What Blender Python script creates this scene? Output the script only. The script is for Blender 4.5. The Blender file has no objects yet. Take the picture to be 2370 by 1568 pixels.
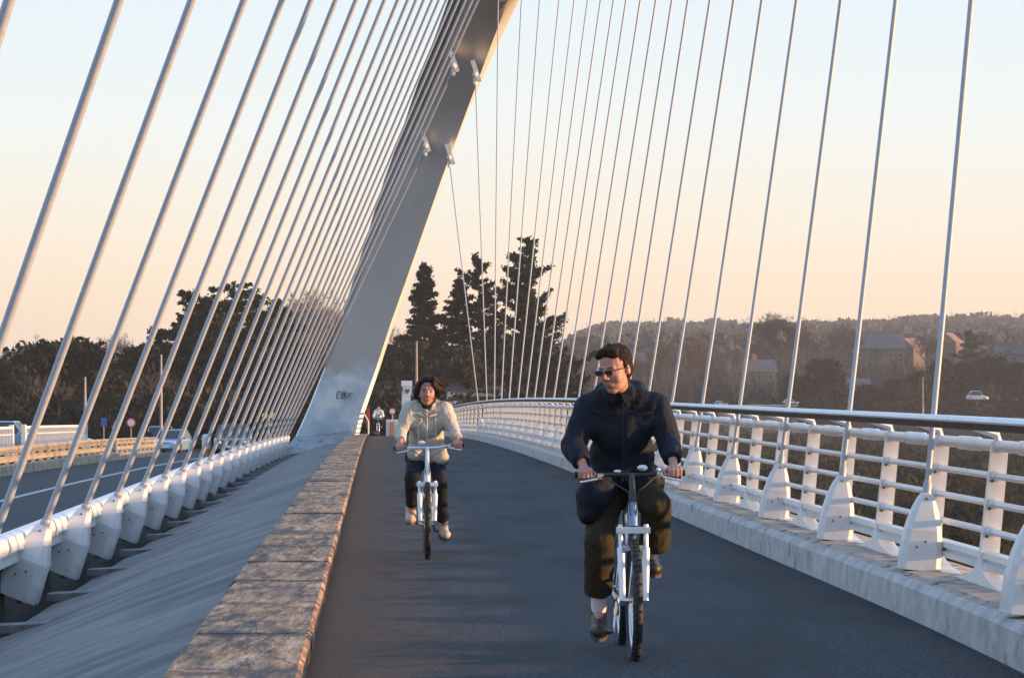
import bpy, bmesh, math, random
import numpy as np
from mathutils import Vector, Matrix, noise, Quaternion
R = math.radians
random.seed(7)
rng = np.random.default_rng(11)
SC = bpy.context.scene
COL = SC.collection

# ------------------------------------------------------------------ camera
FPX, WPX, CX, HY, CZ = 7000.0, 2370.0, 1185.0, 900.0, 1.53
cam_d = bpy.data.cameras.new('camera')
cam = bpy.data.objects.new('camera', cam_d)
COL.objects.link(cam)
cam.location = (0, 0, CZ)
cam.rotation_euler = (R(90), 0, 0)
cam_d.sensor_width = 36.0
cam_d.lens = 36.0 * FPX / WPX
cam_d.shift_y = (HY - 784.0) / WPX
cam_d.clip_start = 0.3
cam_d.clip_end = 20000
SC.camera = cam

# ------------------------------------------------------------------ world and sun
SUN_EL, SUN_AZ = R(5.2), R(95)          # azimuth clockwise from +Y
world = bpy.data.worlds.new('World')
SC.world = world
world.use_nodes = True
nt = world.node_tree
nt.nodes.clear()
out = nt.nodes.new('ShaderNodeOutputWorld')
bg = nt.nodes.new('ShaderNodeBackground')
sky = nt.nodes.new('ShaderNodeTexSky')
sky.sky_type = 'NISHITA'
sky.sun_disc = False
sky.sun_elevation = SUN_EL
sky.sun_rotation = SUN_AZ
sky.altitude = 0
sky.air_density = 1.0
sky.dust_density = 1.0
sky.ozone_density = 1.5
bg.inputs['Strength'].default_value = 0.15
# hand-set gradient plus a little Nishita: peach horizon, upper sky brightened blue to fill shade
tcw = nt.nodes.new('ShaderNodeTexCoord')
sep = nt.nodes.new('ShaderNodeSeparateXYZ')
nt.links.new(tcw.outputs['Generated'], sep.inputs[0])
ramp = nt.nodes.new('ShaderNodeValToRGB')
SKY = [(0.0, (.98, .69, .48)), (.0286, (.99, .79, .57)), (.053, (.96, .87, .73)), (.086, (.88, .92, .90)), (.128, (.79, .89, .96)), (.20, (.70, .90, 1.13)), (.40, (.58, .88, 1.30)), (1.0, (.48, .78, 1.28))]
while len(ramp.color_ramp.elements) < len(SKY): ramp.color_ramp.elements.new(.5)
for e, (p, c) in zip(ramp.color_ramp.elements, SKY):
    e.position = p; e.color = tuple(v / 1.5 for v in c) + (1,)
nt.links.new(sep.outputs['Z'], ramp.inputs['Fac'])
sc_ = nt.nodes.new('ShaderNodeVectorMath'); sc_.operation = 'SCALE'; sc_.inputs['Scale'].default_value = 1.5 * .505 / .15
nt.links.new(ramp.outputs['Color'], sc_.inputs[0])
sc2 = nt.nodes.new('ShaderNodeVectorMath'); sc2.operation = 'SCALE'; sc2.inputs['Scale'].default_value = .05
nt.links.new(sky.outputs['Color'], sc2.inputs[0])
addn = nt.nodes.new('ShaderNodeVectorMath'); addn.operation = 'ADD'
nt.links.new(sc_.outputs[0], addn.inputs[0]); nt.links.new(sc2.outputs[0], addn.inputs[1])
nt.links.new(addn.outputs[0], bg.inputs['Color'])
nt.links.new(bg.outputs['Background'], out.inputs['Surface'])
sun_d = bpy.data.lights.new('sun', 'SUN')
sun_d.energy = 5.0
sun_d.angle = R(0.6)
sun_d.color = (1.0, 0.57, 0.25)
sun = bpy.data.objects.new('sun', sun_d)
COL.objects.link(sun)
to_sun = Vector((math.sin(SUN_AZ) * math.cos(SUN_EL), math.cos(SUN_AZ) * math.cos(SUN_EL), math.sin(SUN_EL)))
sun.rotation_euler = to_sun.to_track_quat('Z', 'Y').to_euler()
sun.location = to_sun * 60
vs = SC.view_settings
vs.view_transform = 'Standard'
vs.look = 'None'
vs.exposure = 1.0
vs.gamma = 1
vs.use_curve_mapping = False
SC.cycles.max_bounces = 6
SC.cycles.volume_bounces = 0
SC.cycles.use_denoising = True

# ------------------------------------------------------------------ helpers
def wp(x, y, Z):
    """point of the place seen at (x, y) of the 2370 px wide photograph, Z metres away"""
    return Vector(((x - CX) * Z / FPX, Z, CZ - (y - HY) * Z / FPX))

def crest(Z):
    return -8e-5 * max(0.0, Z - 50.0) ** 2 if Z < 200 else -1.8 - 0.7 * (1 - math.exp(-(Z - 200) / 30))

def interp(pts, t):
    return float(np.interp(t, [p[0] for p in pts], [p[1] for p in pts]))

_R_PTS = [(2, 2.83), (10, 2.83), (14, 2.81), (18, 2.73), (21.2, 2.63), (26.3, 2.38), (35.3, 1.99), (59, 0.97), (120, -1.97), (160, -3.95), (300, -10.6)]
_zz = np.linspace(0, 300, 601)
_xx = np.interp(_zz, [p[0] for p in _R_PTS], [p[1] for p in _R_PTS])
for _ in range(3):
    _k = np.ones(9) / 9
    _xp = np.concatenate([np.full(4, _xx[0]), _xx, np.linspace(_xx[-1], _xx[-1] - .1, 4)])
    _xx = np.convolve(_xp, _k, 'valid')
def XR(Z):           # kerb foot on the railing side
    return float(np.interp(Z, _zz, _xx))
def XL(Z):           # edge of the concrete strip
    return -1.04 - 0.0448 * (Z - 14.8)

def tag(o, label=None, cat=None, group=None, kind=None):
    if label: o['label'] = label
    if cat: o['category'] = cat
    if group: o['group'] = group
    if kind: o['kind'] = kind
    return o

def empty(name, loc=(0, 0, 0), rz=0.0):
    o = bpy.data.objects.new(name, None)
    o.empty_display_size = .2
    COL.objects.link(o)
    o.location = loc
    o.rotation_euler = (0, 0, rz)
    return o

class MB:
    def __init__(s):
        s.v, s.f, s.m = [], [], []
    def add(s, vs, fs, m=0):
        n = len(s.v)
        s.v += [tuple(v) for v in vs]
        s.f += [tuple(i + n for i in f) for f in fs]
        s.m += [m] * len(fs)
        return s
    def box(s, c, d, rot=None, m=0, taper=1.0):
        hx, hy, hz = d[0] / 2, d[1] / 2, d[2] / 2
        vs = []
        for z in (-1, 1):
            k = taper if z > 0 else 1.0
            for x, y in ((-1, -1), (1, -1), (1, 1), (-1, 1)):
                p = Vector((x * hx * k, y * hy * k, z * hz))
                if rot is not None: p = rot @ p
                vs.append(p + Vector(c))
        return s.add(vs, [(3, 2, 1, 0), (4, 5, 6, 7), (0, 1, 5, 4), (1, 2, 6, 5), (2, 3, 7, 6), (3, 0, 4, 7)], m)
    def loft(s, rings, m=0, cap=True, closed=True):
        n = len(rings[0])
        vs = [p for r in rings for p in r]
        fs = []
        for i in range(len(rings) - 1):
            for j in range(n if closed else n - 1):
                k = (j + 1) % n
                fs.append((i * n + j, i * n + k, (i + 1) * n + k, (i + 1) * n + j))
        if cap and closed:
            fs.append(tuple(reversed(range(n))))
            fs.append(tuple((len(rings) - 1) * n + j for j in range(n)))
        return s.add(vs, fs, m)
    def tube(s, pts, r, n=8, m=0, cap=True, sx=1.0):
        pts = [Vector(p) for p in pts]
        rs = r if isinstance(r, (list, tuple)) else [r] * len(pts)
        rings = []
        up = Vector((0, 0, 1))
        pa = None
        for i, p in enumerate(pts):
            t = (pts[min(i + 1, len(pts) - 1)] - pts[max(i - 1, 0)]).normalized()
            if pa is None:
                a = t.cross(up)
                if a.length < 1e-3: a = t.cross(Vector((1, 0, 0)))
            else:
                a = pa - t * pa.dot(t)
            a.normalize(); pa = a
            b = t.cross(a)
            rings.append([p + a * math.cos(2 * math.pi * k / n) * rs[i] * sx + b * math.sin(2 * math.pi * k / n) * rs[i] for k in range(n)])
        return s.loft(rings, m, cap)
    def sphere(s, c, r, n=10, k=6, m=0, rot=None):
        if not isinstance(r, (tuple, list)): r = (r, r, r)
        rings = []
        for i in range(1, k):
            a = math.pi * i / k
            ring = []
            for j in range(n):
                b = 2 * math.pi * j / n
                p = Vector((r[0] * math.sin(a) * math.cos(b), r[1] * math.sin(a) * math.sin(b), -r[2] * math.cos(a)))
                if rot is not None: p = rot @ p
                ring.append(p + Vector(c))
            rings.append(ring)
        n0 = len(s.v)
        s.loft(rings, m, cap=False)
        for sg, base in ((-1, 0), (1, (k - 2) * n)):
            p = Vector((0, 0, sg * r[2]))
            if rot is not None: p = rot @ p
            s.v.append(tuple(p + Vector(c)))
            pi = len(s.v) - 1
            for j in range(n):
                a, b = n0 + base + j, n0 + base + (j + 1) % n
                s.f.append((pi, b, a) if sg < 0 else (pi, a, b)); s.m.append(m)
        return s
    def torus(s, c, R_, r, rot=None, n=40, k=8, m=0):
        rings = []
        for i in range(n):
            a = 2 * math.pi * i / n
            ring = []
            for j in range(k):
                b = 2 * math.pi * j / k
                q = Vector((math.cos(a) * (R_ + r * math.cos(b)), math.sin(a) * (R_ + r * math.cos(b)), r * math.sin(b)))
                if rot is not None: q = rot @ q
                ring.append(q + Vector(c))
            rings.append(ring)
        rings.append(rings[0])
        return s.loft(rings, m, cap=False)
    def build(s, name, mats, parent=None, smooth=False, bevel=0.0):
        me = bpy.data.meshes.new(name)
        me.from_pydata(s.v, [], s.f)
        if not isinstance(mats, (list, tuple)): mats = [mats]
        for mm in mats: me.materials.append(mm)
        if len(mats) > 1:
            me.polygons.foreach_set('material_index', s.m)
        if smooth:
            me.polygons.foreach_set('use_smooth', [True] * len(me.polygons))
            me.set_sharp_from_angle(angle=R(40))
        me.update()
        o = bpy.data.objects.new(name, me)
        COL.objects.link(o)
        if parent is not None: o.parent = parent
        if bevel:
            b = o.modifiers.new('bevel', 'BEVEL'); b.width = bevel; b.segments = 2; b.limit_method = 'ANGLE'
        return o

def np_mesh(name, V, F, mats, parent=None, mi=None):
    """V (n,3), F (m,k) numpy"""
    me = bpy.data.meshes.new(name)
    V = np.asarray(V, dtype=np.float32); F = np.asarray(F, dtype=np.int32)
    k = F.shape[1]
    me.vertices.add(len(V)); me.vertices.foreach_set('co', V.ravel())
    me.loops.add(F.size); me.loops.foreach_set('vertex_index', F.ravel())
    me.polygons.add(len(F)); me.polygons.foreach_set('loop_start', np.arange(len(F), dtype=np.int32) * k)
    me.polygons.foreach_set('loop_total', np.full(len(F), k, dtype=np.int32))
    if not isinstance(mats, (list, tuple)): mats = [mats]
    for mm in mats: me.materials.append(mm)
    if mi is not None: me.polygons.foreach_set('material_index', np.asarray(mi, dtype=np.int32))
    me.update(calc_edges=True)
    o = bpy.data.objects.new(name, me)
    COL.objects.link(o)
    if parent is not None: o.parent = parent
    return o

# ------------------------------------------------------------------ materials
def mat(name, c1, c2=None, rough=.6, scale=8.0, detail=6.0, bump=0.0, bscale=None, metal=0.0, stretch=(1, 1, 1),
        c3=None, bdist=.02, scale3=1.0, thr=(.5, .62), spec=.5, contrast=(.35, .65), coat=0.0, sub=0.0, rot=0.0):
    m = bpy.data.materials.new(name)
    m.use_nodes = True
    t = m.node_tree
    b = t.nodes['Principled BSDF']
    b.inputs['Roughness'].default_value = rough
    b.inputs['Metallic'].default_value = metal
    b.inputs['Specular IOR Level'].default_value = spec
    if coat: b.inputs['Coat Weight'].default_value = coat
    if sub:
        b.inputs['Subsurface Weight'].default_value = sub
        b.inputs['Subsurface Radius'].default_value = (.03, .012, .006)
        b.inputs['Subsurface Scale'].default_value = .3
    c1 = tuple(c1) + (1,)
    b.inputs['Base Color'].default_value = c1
    if c2 is None and not bump: return m
    tc = t.nodes.new('ShaderNodeTexCoord')
    mp = t.nodes.new('ShaderNodeMapping')
    mp.inputs['Scale'].default_value = stretch
    mr_ = t.nodes.new('ShaderNodeMapping'); mr_.inputs['Rotation'].default_value = (0, 0, rot)
    t.links.new(tc.outputs['Object'], mr_.inputs['Vector']); t.links.new(mr_.outputs[0], mp.inputs['Vector'])
    if c2 is not None:
        c2 = tuple(c2) + (1,)
        n = t.nodes.new('ShaderNodeTexNoise')
        n.inputs['Scale'].default_value = scale; n.inputs['Detail'].default_value = detail; n.inputs['Roughness'].default_value = .65
        t.links.new(mp.outputs[0], n.inputs['Vector'])
        cr = t.nodes.new('ShaderNodeValToRGB')
        cr.color_ramp.elements[0].position = contrast[0]; cr.color_ramp.elements[0].color = c1
        cr.color_ramp.elements[1].position = contrast[1]; cr.color_ramp.elements[1].color = c2
        t.links.new(n.outputs['Fac'], cr.inputs['Fac'])
        col = cr.outputs['Color']
        if c3 is not None:
            n3 = t.nodes.new('ShaderNodeTexNoise')
            n3.inputs['Scale'].default_value = scale3; n3.inputs['Detail'].default_value = 8; n3.inputs['Roughness'].default_value = .6
            t.links.new(mp.outputs[0], n3.inputs['Vector'])
            mr = t.nodes.new('ShaderNodeMapRange')
            mr.inputs['From Min'].default_value = thr[0]; mr.inputs['From Max'].default_value = thr[1]
            t.links.new(n3.outputs['Fac'], mr.inputs['Value'])
            mx = t.nodes.new('ShaderNodeMix'); mx.data_type = 'RGBA'
            t.links.new(mr.outputs[0], mx.inputs['Factor'])
            t.links.new(col, mx.inputs['A'])
            mx.inputs['B'].default_value = tuple(c3) + (1,)
            col = mx.outputs['Result']
        t.links.new(col, b.inputs['Base Color'])
    if bump:
        nb = t.nodes.new('ShaderNodeTexNoise')
        nb.inputs['Scale'].default_value = bscale or scale * 3; nb.inputs['Detail'].default_value = 6
        t.links.new(mp.outputs[0], nb.inputs['Vector'])
        bp = t.nodes.new('ShaderNodeBump')
        bp.inputs['Strength'].default_value = bump; bp.inputs['Distance'].default_value = bdist
        t.links.new(nb.outputs['Fac'], bp.inputs['Height'])
        t.links.new(bp.outputs[0], b.inputs['Normal'])
    return m

M = {}
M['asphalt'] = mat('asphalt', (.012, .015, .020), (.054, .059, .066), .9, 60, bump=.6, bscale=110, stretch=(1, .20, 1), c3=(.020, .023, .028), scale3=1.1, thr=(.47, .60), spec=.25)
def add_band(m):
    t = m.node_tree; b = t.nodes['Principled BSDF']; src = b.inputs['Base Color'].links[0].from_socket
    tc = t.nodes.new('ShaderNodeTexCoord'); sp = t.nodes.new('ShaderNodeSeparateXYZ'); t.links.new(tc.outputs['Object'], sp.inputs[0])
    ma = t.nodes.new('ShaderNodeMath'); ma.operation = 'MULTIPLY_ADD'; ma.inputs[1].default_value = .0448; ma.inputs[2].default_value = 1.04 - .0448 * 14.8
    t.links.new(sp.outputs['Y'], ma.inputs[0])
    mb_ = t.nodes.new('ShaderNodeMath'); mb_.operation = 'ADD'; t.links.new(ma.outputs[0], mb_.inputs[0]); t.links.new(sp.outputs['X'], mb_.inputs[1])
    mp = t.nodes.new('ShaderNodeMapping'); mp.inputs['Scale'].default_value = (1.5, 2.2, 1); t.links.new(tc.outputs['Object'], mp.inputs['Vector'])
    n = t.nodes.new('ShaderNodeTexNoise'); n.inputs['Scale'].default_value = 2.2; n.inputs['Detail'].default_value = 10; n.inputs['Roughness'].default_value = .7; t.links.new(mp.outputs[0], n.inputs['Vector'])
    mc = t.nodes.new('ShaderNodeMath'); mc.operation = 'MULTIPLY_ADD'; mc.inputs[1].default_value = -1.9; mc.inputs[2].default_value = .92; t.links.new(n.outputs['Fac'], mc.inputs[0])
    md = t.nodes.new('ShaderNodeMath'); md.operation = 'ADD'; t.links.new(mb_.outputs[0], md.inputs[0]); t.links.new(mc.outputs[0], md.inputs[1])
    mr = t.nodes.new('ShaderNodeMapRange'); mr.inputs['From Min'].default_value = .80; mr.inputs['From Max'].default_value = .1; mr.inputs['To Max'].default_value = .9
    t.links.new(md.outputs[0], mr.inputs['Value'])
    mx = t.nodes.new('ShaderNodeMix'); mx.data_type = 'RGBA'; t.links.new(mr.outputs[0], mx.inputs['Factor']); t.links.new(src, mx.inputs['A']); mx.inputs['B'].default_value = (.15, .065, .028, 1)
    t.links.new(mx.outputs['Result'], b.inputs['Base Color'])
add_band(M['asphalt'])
M['road'] = mat('road_asphalt', (.028, .033, .040), (.05, .055, .063), .9, 20, spec=.3, c3=(.035, .038, .042), scale3=.2, thr=(.45, .6))
M['marking'] = mat('road_paint', (.5, .5, .5), (.3, .3, .3), .8, 6)
def strip_mat():
    m = mat('worn_concrete', (.11, .062, .036), (.50, .30, .165), .88, 15, detail=12, bump=.8, bscale=30, c3=(.045, .04, .042), scale3=6, thr=(.50, .64), contrast=(.36, .62), stretch=(1, .13, 1))  # low sun's warmth tinted into the brown, over real wear and stains
    t = m.node_tree; b = t.nodes['Principled BSDF']
    src = b.inputs['Base Color'].links[0].from_socket
    tc = t.nodes.new('ShaderNodeTexCoord')
    def chain(scale, stretch, lo, hi, col, fac=1.0, vor=False, src=None):
        mp = t.nodes.new('ShaderNodeMapping'); mp.inputs['Scale'].default_value = stretch
        t.links.new(tc.outputs['Object'], mp.inputs['Vector'])
        if vor:
            dn = t.nodes.new('ShaderNodeTexNoise'); dn.inputs['Scale'].default_value = 5; dn.inputs['Detail'].default_value = 5
            t.links.new(mp.outputs[0], dn.inputs['Vector'])
            ad = t.nodes.new('ShaderNodeVectorMath'); ad.operation = 'MULTIPLY_ADD'
            ad.inputs[1].default_value = (.35, .35, .35); t.links.new(dn.outputs['Color'], ad.inputs[0]); t.links.new(mp.outputs[0], ad.inputs[2])
            n = t.nodes.new('ShaderNodeTexVoronoi'); n.feature = 'DISTANCE_TO_EDGE'; n.inputs['Scale'].default_value = scale
            t.links.new(ad.outputs[0], n.inputs['Vector']); o = n.outputs['Distance']
        else:
            n = t.nodes.new('ShaderNodeTexNoise'); n.inputs['Scale'].default_value = scale; n.inputs['Detail'].default_value = 10; n.inputs['Roughness'].default_value = .7
            t.links.new(mp.outputs[0], n.inputs['Vector']); o = n.outputs['Fac']
        mr = t.nodes.new('ShaderNodeMapRange'); mr.inputs['From Min'].default_value = lo; mr.inputs['From Max'].default_value = hi; mr.inputs['To Max'].default_value = fac
        t.links.new(o, mr.inputs['Value'])
        mx = t.nodes.new('ShaderNodeMix'); mx.data_type = 'RGBA'; t.links.new(mr.outputs[0], mx.inputs['Factor']); t.links.new(src, mx.inputs['A']); mx.inputs['B'].default_value = col + (1,)
        return mx.outputs['Result']
    c = chain(1.3, (.5, .35, 1), .50, .66, (.05, .045, .05), .75, src=src)
    c = chain(3.0, (2.2, .3, 1), .56, .70, (.64, .49, .36), .65, src=c)
    c = chain(1.1, (1.6, .28, .3), .016, .0, (.02, .017, .018), .85, vor=True, src=c)
    sp = t.nodes.new('ShaderNodeSeparateXYZ'); t.links.new(tc.outputs['Object'], sp.inputs[0])
    def mth(op, a, v1=None, v2=None):
        q = t.nodes.new('ShaderNodeMath'); q.operation = op; t.links.new(a, q.inputs[0])
        if v1 is not None:
            if isinstance(v1, float): q.inputs[1].default_value = v1
            else: t.links.new(v1, q.inputs[1])
        if v2 is not None: q.inputs[2].default_value = v2
        return q.outputs[0]
    jn = t.nodes.new('ShaderNodeTexNoise'); jn.inputs['Scale'].default_value = 4.5; jn.inputs['Detail'].default_value = 8; t.links.new(tc.outputs['Object'], jn.inputs['Vector'])
    u = mth('MULTIPLY_ADD', sp.outputs['Y'], 1 / 2.42, -3.0 / 2.42 + .5)
    u = mth('FRACT', u); u = mth('SUBTRACT', u, .5); u = mth('ABSOLUTE', u)
    w = mth('MULTIPLY_ADD', jn.outputs['Fac'], .60, -.27)
    d = mth('SUBTRACT', u, w)
    mr = t.nodes.new('ShaderNodeMapRange'); mr.inputs['From Min'].default_value = .05; mr.inputs['From Max'].default_value = -.02; mr.inputs['To Max'].default_value = .85; t.links.new(d, mr.inputs['Value'])
    mx = t.nodes.new('ShaderNodeMix'); mx.data_type = 'RGBA'; t.links.new(mr.outputs[0], mx.inputs['Factor']); t.links.new(c, mx.inputs['A']); mx.inputs['B'].default_value = (.045, .038, .042, 1)
    c = mx.outputs['Result']
    t.links.new(c, b.inputs['Base Color'])
    return m
M['strip'] = strip_mat()
M['slab'] = mat('board_marked_concrete', (.115, .115, .12), (.175, .175, .178), .85, 2.6, bump=.35, bscale=9, stretch=(3.2, .10, 3.2), c3=(.07, .07, .075), scale3=.8, thr=(.46, .62), rot=R(17))  # lighter and darker streaks at an angle to the path
M['kerb'] = mat('kerb_stone', (.32, .315, .31), (.47, .46, .45), .85, 5, bump=.4, bscale=12, c3=(.20, .185, .17), scale3=3.2, thr=(.56, .68))
M['kerbtop'] = mat('kerb_top_concrete', (.30, .25, .21), (.42, .36, .31), .85, 6, bump=.3, c3=(.14, .10, .08), scale3=4, thr=(.52, .62))
M['white'] = mat('white_paint', (.62, .61, .60), (.72, .71, .70), .38, 3, c3=(.50, .46, .42), scale3=7, thr=(.60, .74))
M['whitebox'] = mat('white_box_paint', (.58, .58, .59), (.68, .68, .69), .42, 4, c3=(.50, .45, .40), scale3=6, thr=(.62, .75))
M['cable'] = mat('cable_sheath', (.31, .34, .39), (.36, .39, .44), .4, 20)
M['bolt'] = mat('bolt_steel', (.10, .09, .085), None, .5, metal=.6)
M['wood'] = mat('brown_handrail_underside', (.07, .04, .025), (.12, .07, .045), .6, 6)
M['arch'] = mat('arch_paint', (.36, .375, .40), (.42, .435, .46), .5, .5, c3=(.33, .34, .36), scale3=.9, thr=(.55, .75), stretch=(1, 1, .35))
M['archwhite'] = mat('whitewashed_paint', (.48, .56, .64), (.64, .70, .76), .6, 1.1, c3=(.38, .43, .48), scale3=1.2, thr=(.5, .66))
M['graffiti'] = mat('black_graffiti_paint', (.015, .017, .025), None, .7)
M['dark'] = mat('dark_shaded_pit', (.03, .028, .025), (.06, .055, .05), .9, 5)  # near-black colour carries the shade of the pit
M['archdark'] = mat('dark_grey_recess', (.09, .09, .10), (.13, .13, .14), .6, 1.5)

for nm, a, b in (('fol_dark', (.008, .012, .007), (.026, .030, .014)), ('fol_mid', (.018, .022, .010), (.048, .044, .021)), ('fol_brown', (.024, .017, .010), (.060, .040, .021)), ('fol_far', (.034, .038, .035), (.060, .062, .054))):  # fol_far is greyed, with distance haze mixed into its colour
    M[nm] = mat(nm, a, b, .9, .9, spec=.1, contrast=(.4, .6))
M['bark'] = mat('bark', (.055, .040, .030), (.10, .075, .055), .9, 3)
M['twig'] = mat('twigs', (.11, .072, .048), (.17, .115, .08), .9, 2, spec=.1)
M['twigfar'] = mat('far_twigs', (.042, .043, .042), (.066, .065, .060), .9, .2, spec=.1)  # greyed and lightened, part of the haze put into the colour
M['ground'] = mat('ground', (.018, .019, .011), (.045, .037, .022), .95, .05, detail=12, c3=(.016, .017, .012), scale3=.03, thr=(.45, .6), spec=.1)
M['glass'] = mat('dark_glass', (.02, .025, .03), None, .08)
M['rubber'] = mat('black_rubber', (.015, .015, .016), None, .7)
M['redlight'] = mat('red_lamp_lens', (.35, .02, .02), None, .3)
M['lampglass'] = mat('headlamp_lens', (.75, .75, .72), None, .2)
M['pole'] = mat('galvanised_pole', (.26, .22, .20), (.34, .30, .27), .5, 4)
M['signblue'] = mat('blue_sign', (.02, .08, .40), None, .4)
M['signred'] = mat('red_sign', (.45, .03, .03), None, .4)
M['signyellow'] = mat('yellow_sign', (.75, .55, .10), None, .4)
M['plaster'] = mat('pale_plaster', (.09, .085, .08), (.12, .115, .108), .9, .8)
M['plasterpink'] = mat('pink_plaster', (.10, .075, .065), (.13, .10, .085), .9, .8)
M['slate'] = mat('slate_roof', (.045, .05, .06), (.07, .075, .085), .7, 1.2)
M['tileroof'] = mat('brown_tile_roof', (.16, .085, .06), (.24, .13, .09), .8, 1.2)
M['chim'] = mat('brick_chimney', (.20, .09, .06), (.28, .13, .09), .9, 2)
M['darkclad'] = mat('dark_cladding', (.05, .055, .065), (.08, .085, .095), .7, .8)
M['cone'] = mat('orange_plastic', (.60, .16, .04), None, .5)

M['skin'] = mat('skin', (.36, .185, .14), (.44, .235, .18), .55, 12, sub=.12, spec=.3)
M['lips'] = mat('lips', (.30, .115, .095), None, .4)
M['mouthdark'] = mat('inner_mouth', (.05, .012, .012), None, .5)
M['teeth'] = mat('teeth', (.75, .72, .66), None, .3)
M['eyewhite'] = mat('eye_white', (.22, .19, .18), None, .3)
M['iris'] = mat('iris', (.02, .013, .01), None, .2)
M['woodwindow'] = mat('grey_window_frame', (.22, .22, .22), None, .5)
M['hairblack'] = mat('near_black_hair', (.005, .004, .003), (.040, .020, .010), .75, 60, bump=.6, bscale=70, spec=.15)
M['hairbrown'] = mat('dark_brown_hair', (.008, .004, .003), (.030, .013, .007), .6, 40, bump=.6, bscale=60, spec=.2, stretch=(.3, 1, 1))
M['navy'] = mat('navy_jacket_cloth', (.003, .0055, .013), (.006, .010, .022), .75, 5, bump=.9, bscale=7, bdist=.035, spec=.25)
M['olive'] = mat('dark_olive_trousers', (.026, .021, .011), (.036, .029, .015), .85, 5, bump=.9, bscale=8, bdist=.035, spec=.2)
M['denim'] = mat('dark_denim', (.007, .009, .015), (.013, .016, .028), .85, 8, bump=.8, bscale=10, bdist=.03, spec=.2)
M['beige'] = mat('beige_jacket_cloth', (.38, .35, .30), (.46, .425, .37), .85, 4, bump=.9, bscale=7, bdist=.03)
M['lining'] = mat('tan_fleece_lining', (.30, .22, .13), (.42, .32, .20), .95, 20)
M['scarf'] = mat('black_scarf', (.008, .008, .010), (.02, .02, .022), .9, 20, bump=.5)
M['sock'] = mat('white_sock', (.62, .60, .64), None, .9)
M['shoedark'] = mat('dark_shoe', (.018, .012, .010), (.04, .022, .015), .5, 20)
M['shoebeige'] = mat('beige_trainer', (.34, .27, .22), (.46, .38, .32), .7, 14)
M['sole'] = mat('rubber_sole', (.05, .045, .045), None, .8)
M['frameblue'] = mat('blue_frame_enamel', (.12, .22, .42), None, .25, coat=.5)
M['silver'] = mat('silver_fork', (.62, .66, .72), None, .3, metal=.4)
M['chrome'] = mat('polished_alloy', (.55, .55, .56), None, .22, metal=.9)
M['blackmetal'] = mat('black_alloy', (.018, .018, .02), None, .4)
M['framewhite'] = mat('white_frame_enamel', (.70, .72, .76), None, .25, coat=.5)
M['lens'] = mat('dark_spectacle_lens', (.03, .02, .02), None, .35, spec=.3)

def arch_mat():
    m = mat('arch_concrete_paint', (.55, .545, .54), (.61, .605, .60), .5, .5, c3=(.50, .495, .49), scale3=.9, thr=(.55, .75), stretch=(1, 1, .35))
    t = m.node_tree; b = t.nodes['Principled BSDF']; src = b.inputs['Base Color'].links[0].from_socket
    tc = t.nodes.new('ShaderNodeTexCoord'); sp = t.nodes.new('ShaderNodeSeparateXYZ'); t.links.new(tc.outputs['Object'], sp.inputs[0])
    n = t.nodes.new('ShaderNodeTexNoise'); n.inputs['Scale'].default_value = 1.6; n.inputs['Detail'].default_value = 9; n.inputs['Roughness'].default_value = .7; t.links.new(tc.outputs['Object'], n.inputs['Vector'])
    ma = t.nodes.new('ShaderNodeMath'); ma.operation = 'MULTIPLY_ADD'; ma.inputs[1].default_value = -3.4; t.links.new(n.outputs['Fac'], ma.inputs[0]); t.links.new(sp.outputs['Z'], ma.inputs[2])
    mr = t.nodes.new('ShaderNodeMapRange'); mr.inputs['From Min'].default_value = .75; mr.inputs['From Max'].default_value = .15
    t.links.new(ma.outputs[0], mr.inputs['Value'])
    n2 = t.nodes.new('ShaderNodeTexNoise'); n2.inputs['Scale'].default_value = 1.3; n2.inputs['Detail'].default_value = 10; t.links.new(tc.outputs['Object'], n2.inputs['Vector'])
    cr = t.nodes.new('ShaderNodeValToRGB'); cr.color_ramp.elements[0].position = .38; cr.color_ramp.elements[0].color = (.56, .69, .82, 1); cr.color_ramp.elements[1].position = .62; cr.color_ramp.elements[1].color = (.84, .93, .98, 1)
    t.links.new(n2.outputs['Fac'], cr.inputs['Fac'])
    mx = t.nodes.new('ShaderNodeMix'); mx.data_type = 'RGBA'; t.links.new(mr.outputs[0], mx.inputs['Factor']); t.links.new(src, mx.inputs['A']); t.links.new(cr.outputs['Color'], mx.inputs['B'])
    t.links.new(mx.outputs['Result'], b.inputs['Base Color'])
    return m
M['arch'] = arch_mat()
M['slabpale'] = mat('pale_plinth_concrete', (.20, .23, .26), (.28, .31, .34), .8, 2, c3=(.14, .16, .18), scale3=2)
M['barrier'] = mat('weathered_cream_barrier', (.36, .29, .20), (.46, .38, .27), .7, 3, c3=(.22, .16, .11), scale3=2)  # cream base holds the sun's orange in the colour
M['twigwarm'] = mat('sunlit_pale_twigs', (.22, .15, .10), (.32, .22, .15), .9, 2, spec=.1)  # lighter, warmer copy of the twigs with sun glow in the colour
# ------------------------------------------------------------------ the bridge deck (setting)
ZS = [2 + .5 * i for i in range(60)] + [32 + 2 * i for i in range(105)]
def ribbon(name, prof, mats, mfun=None, zs=ZS, kind='structure', parent=None, smooth=False):
    """prof(Z) -> list of (x, z, material) across the deck"""
    mb = MB()
    rows = [prof(z) for z in zs]
    n = len(rows[0])
    vs = [(p[0], z, p[1] + crest(z)) for z, r in zip(zs, rows) for p in r]
    for i in range(len(zs) - 1):
        for j in range(n - 1):
            mb.f.append((i * n + j, i * n + j + 1, (i + 1) * n + j + 1, (i + 1) * n + j))
            mb.m.append(rows[0][j][2] if len(rows[0][j]) > 2 else 0)
    mb.v = vs
    o = mb.build(name, mats, parent, smooth)
    if kind: o['kind'] = kind
    return o

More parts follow.
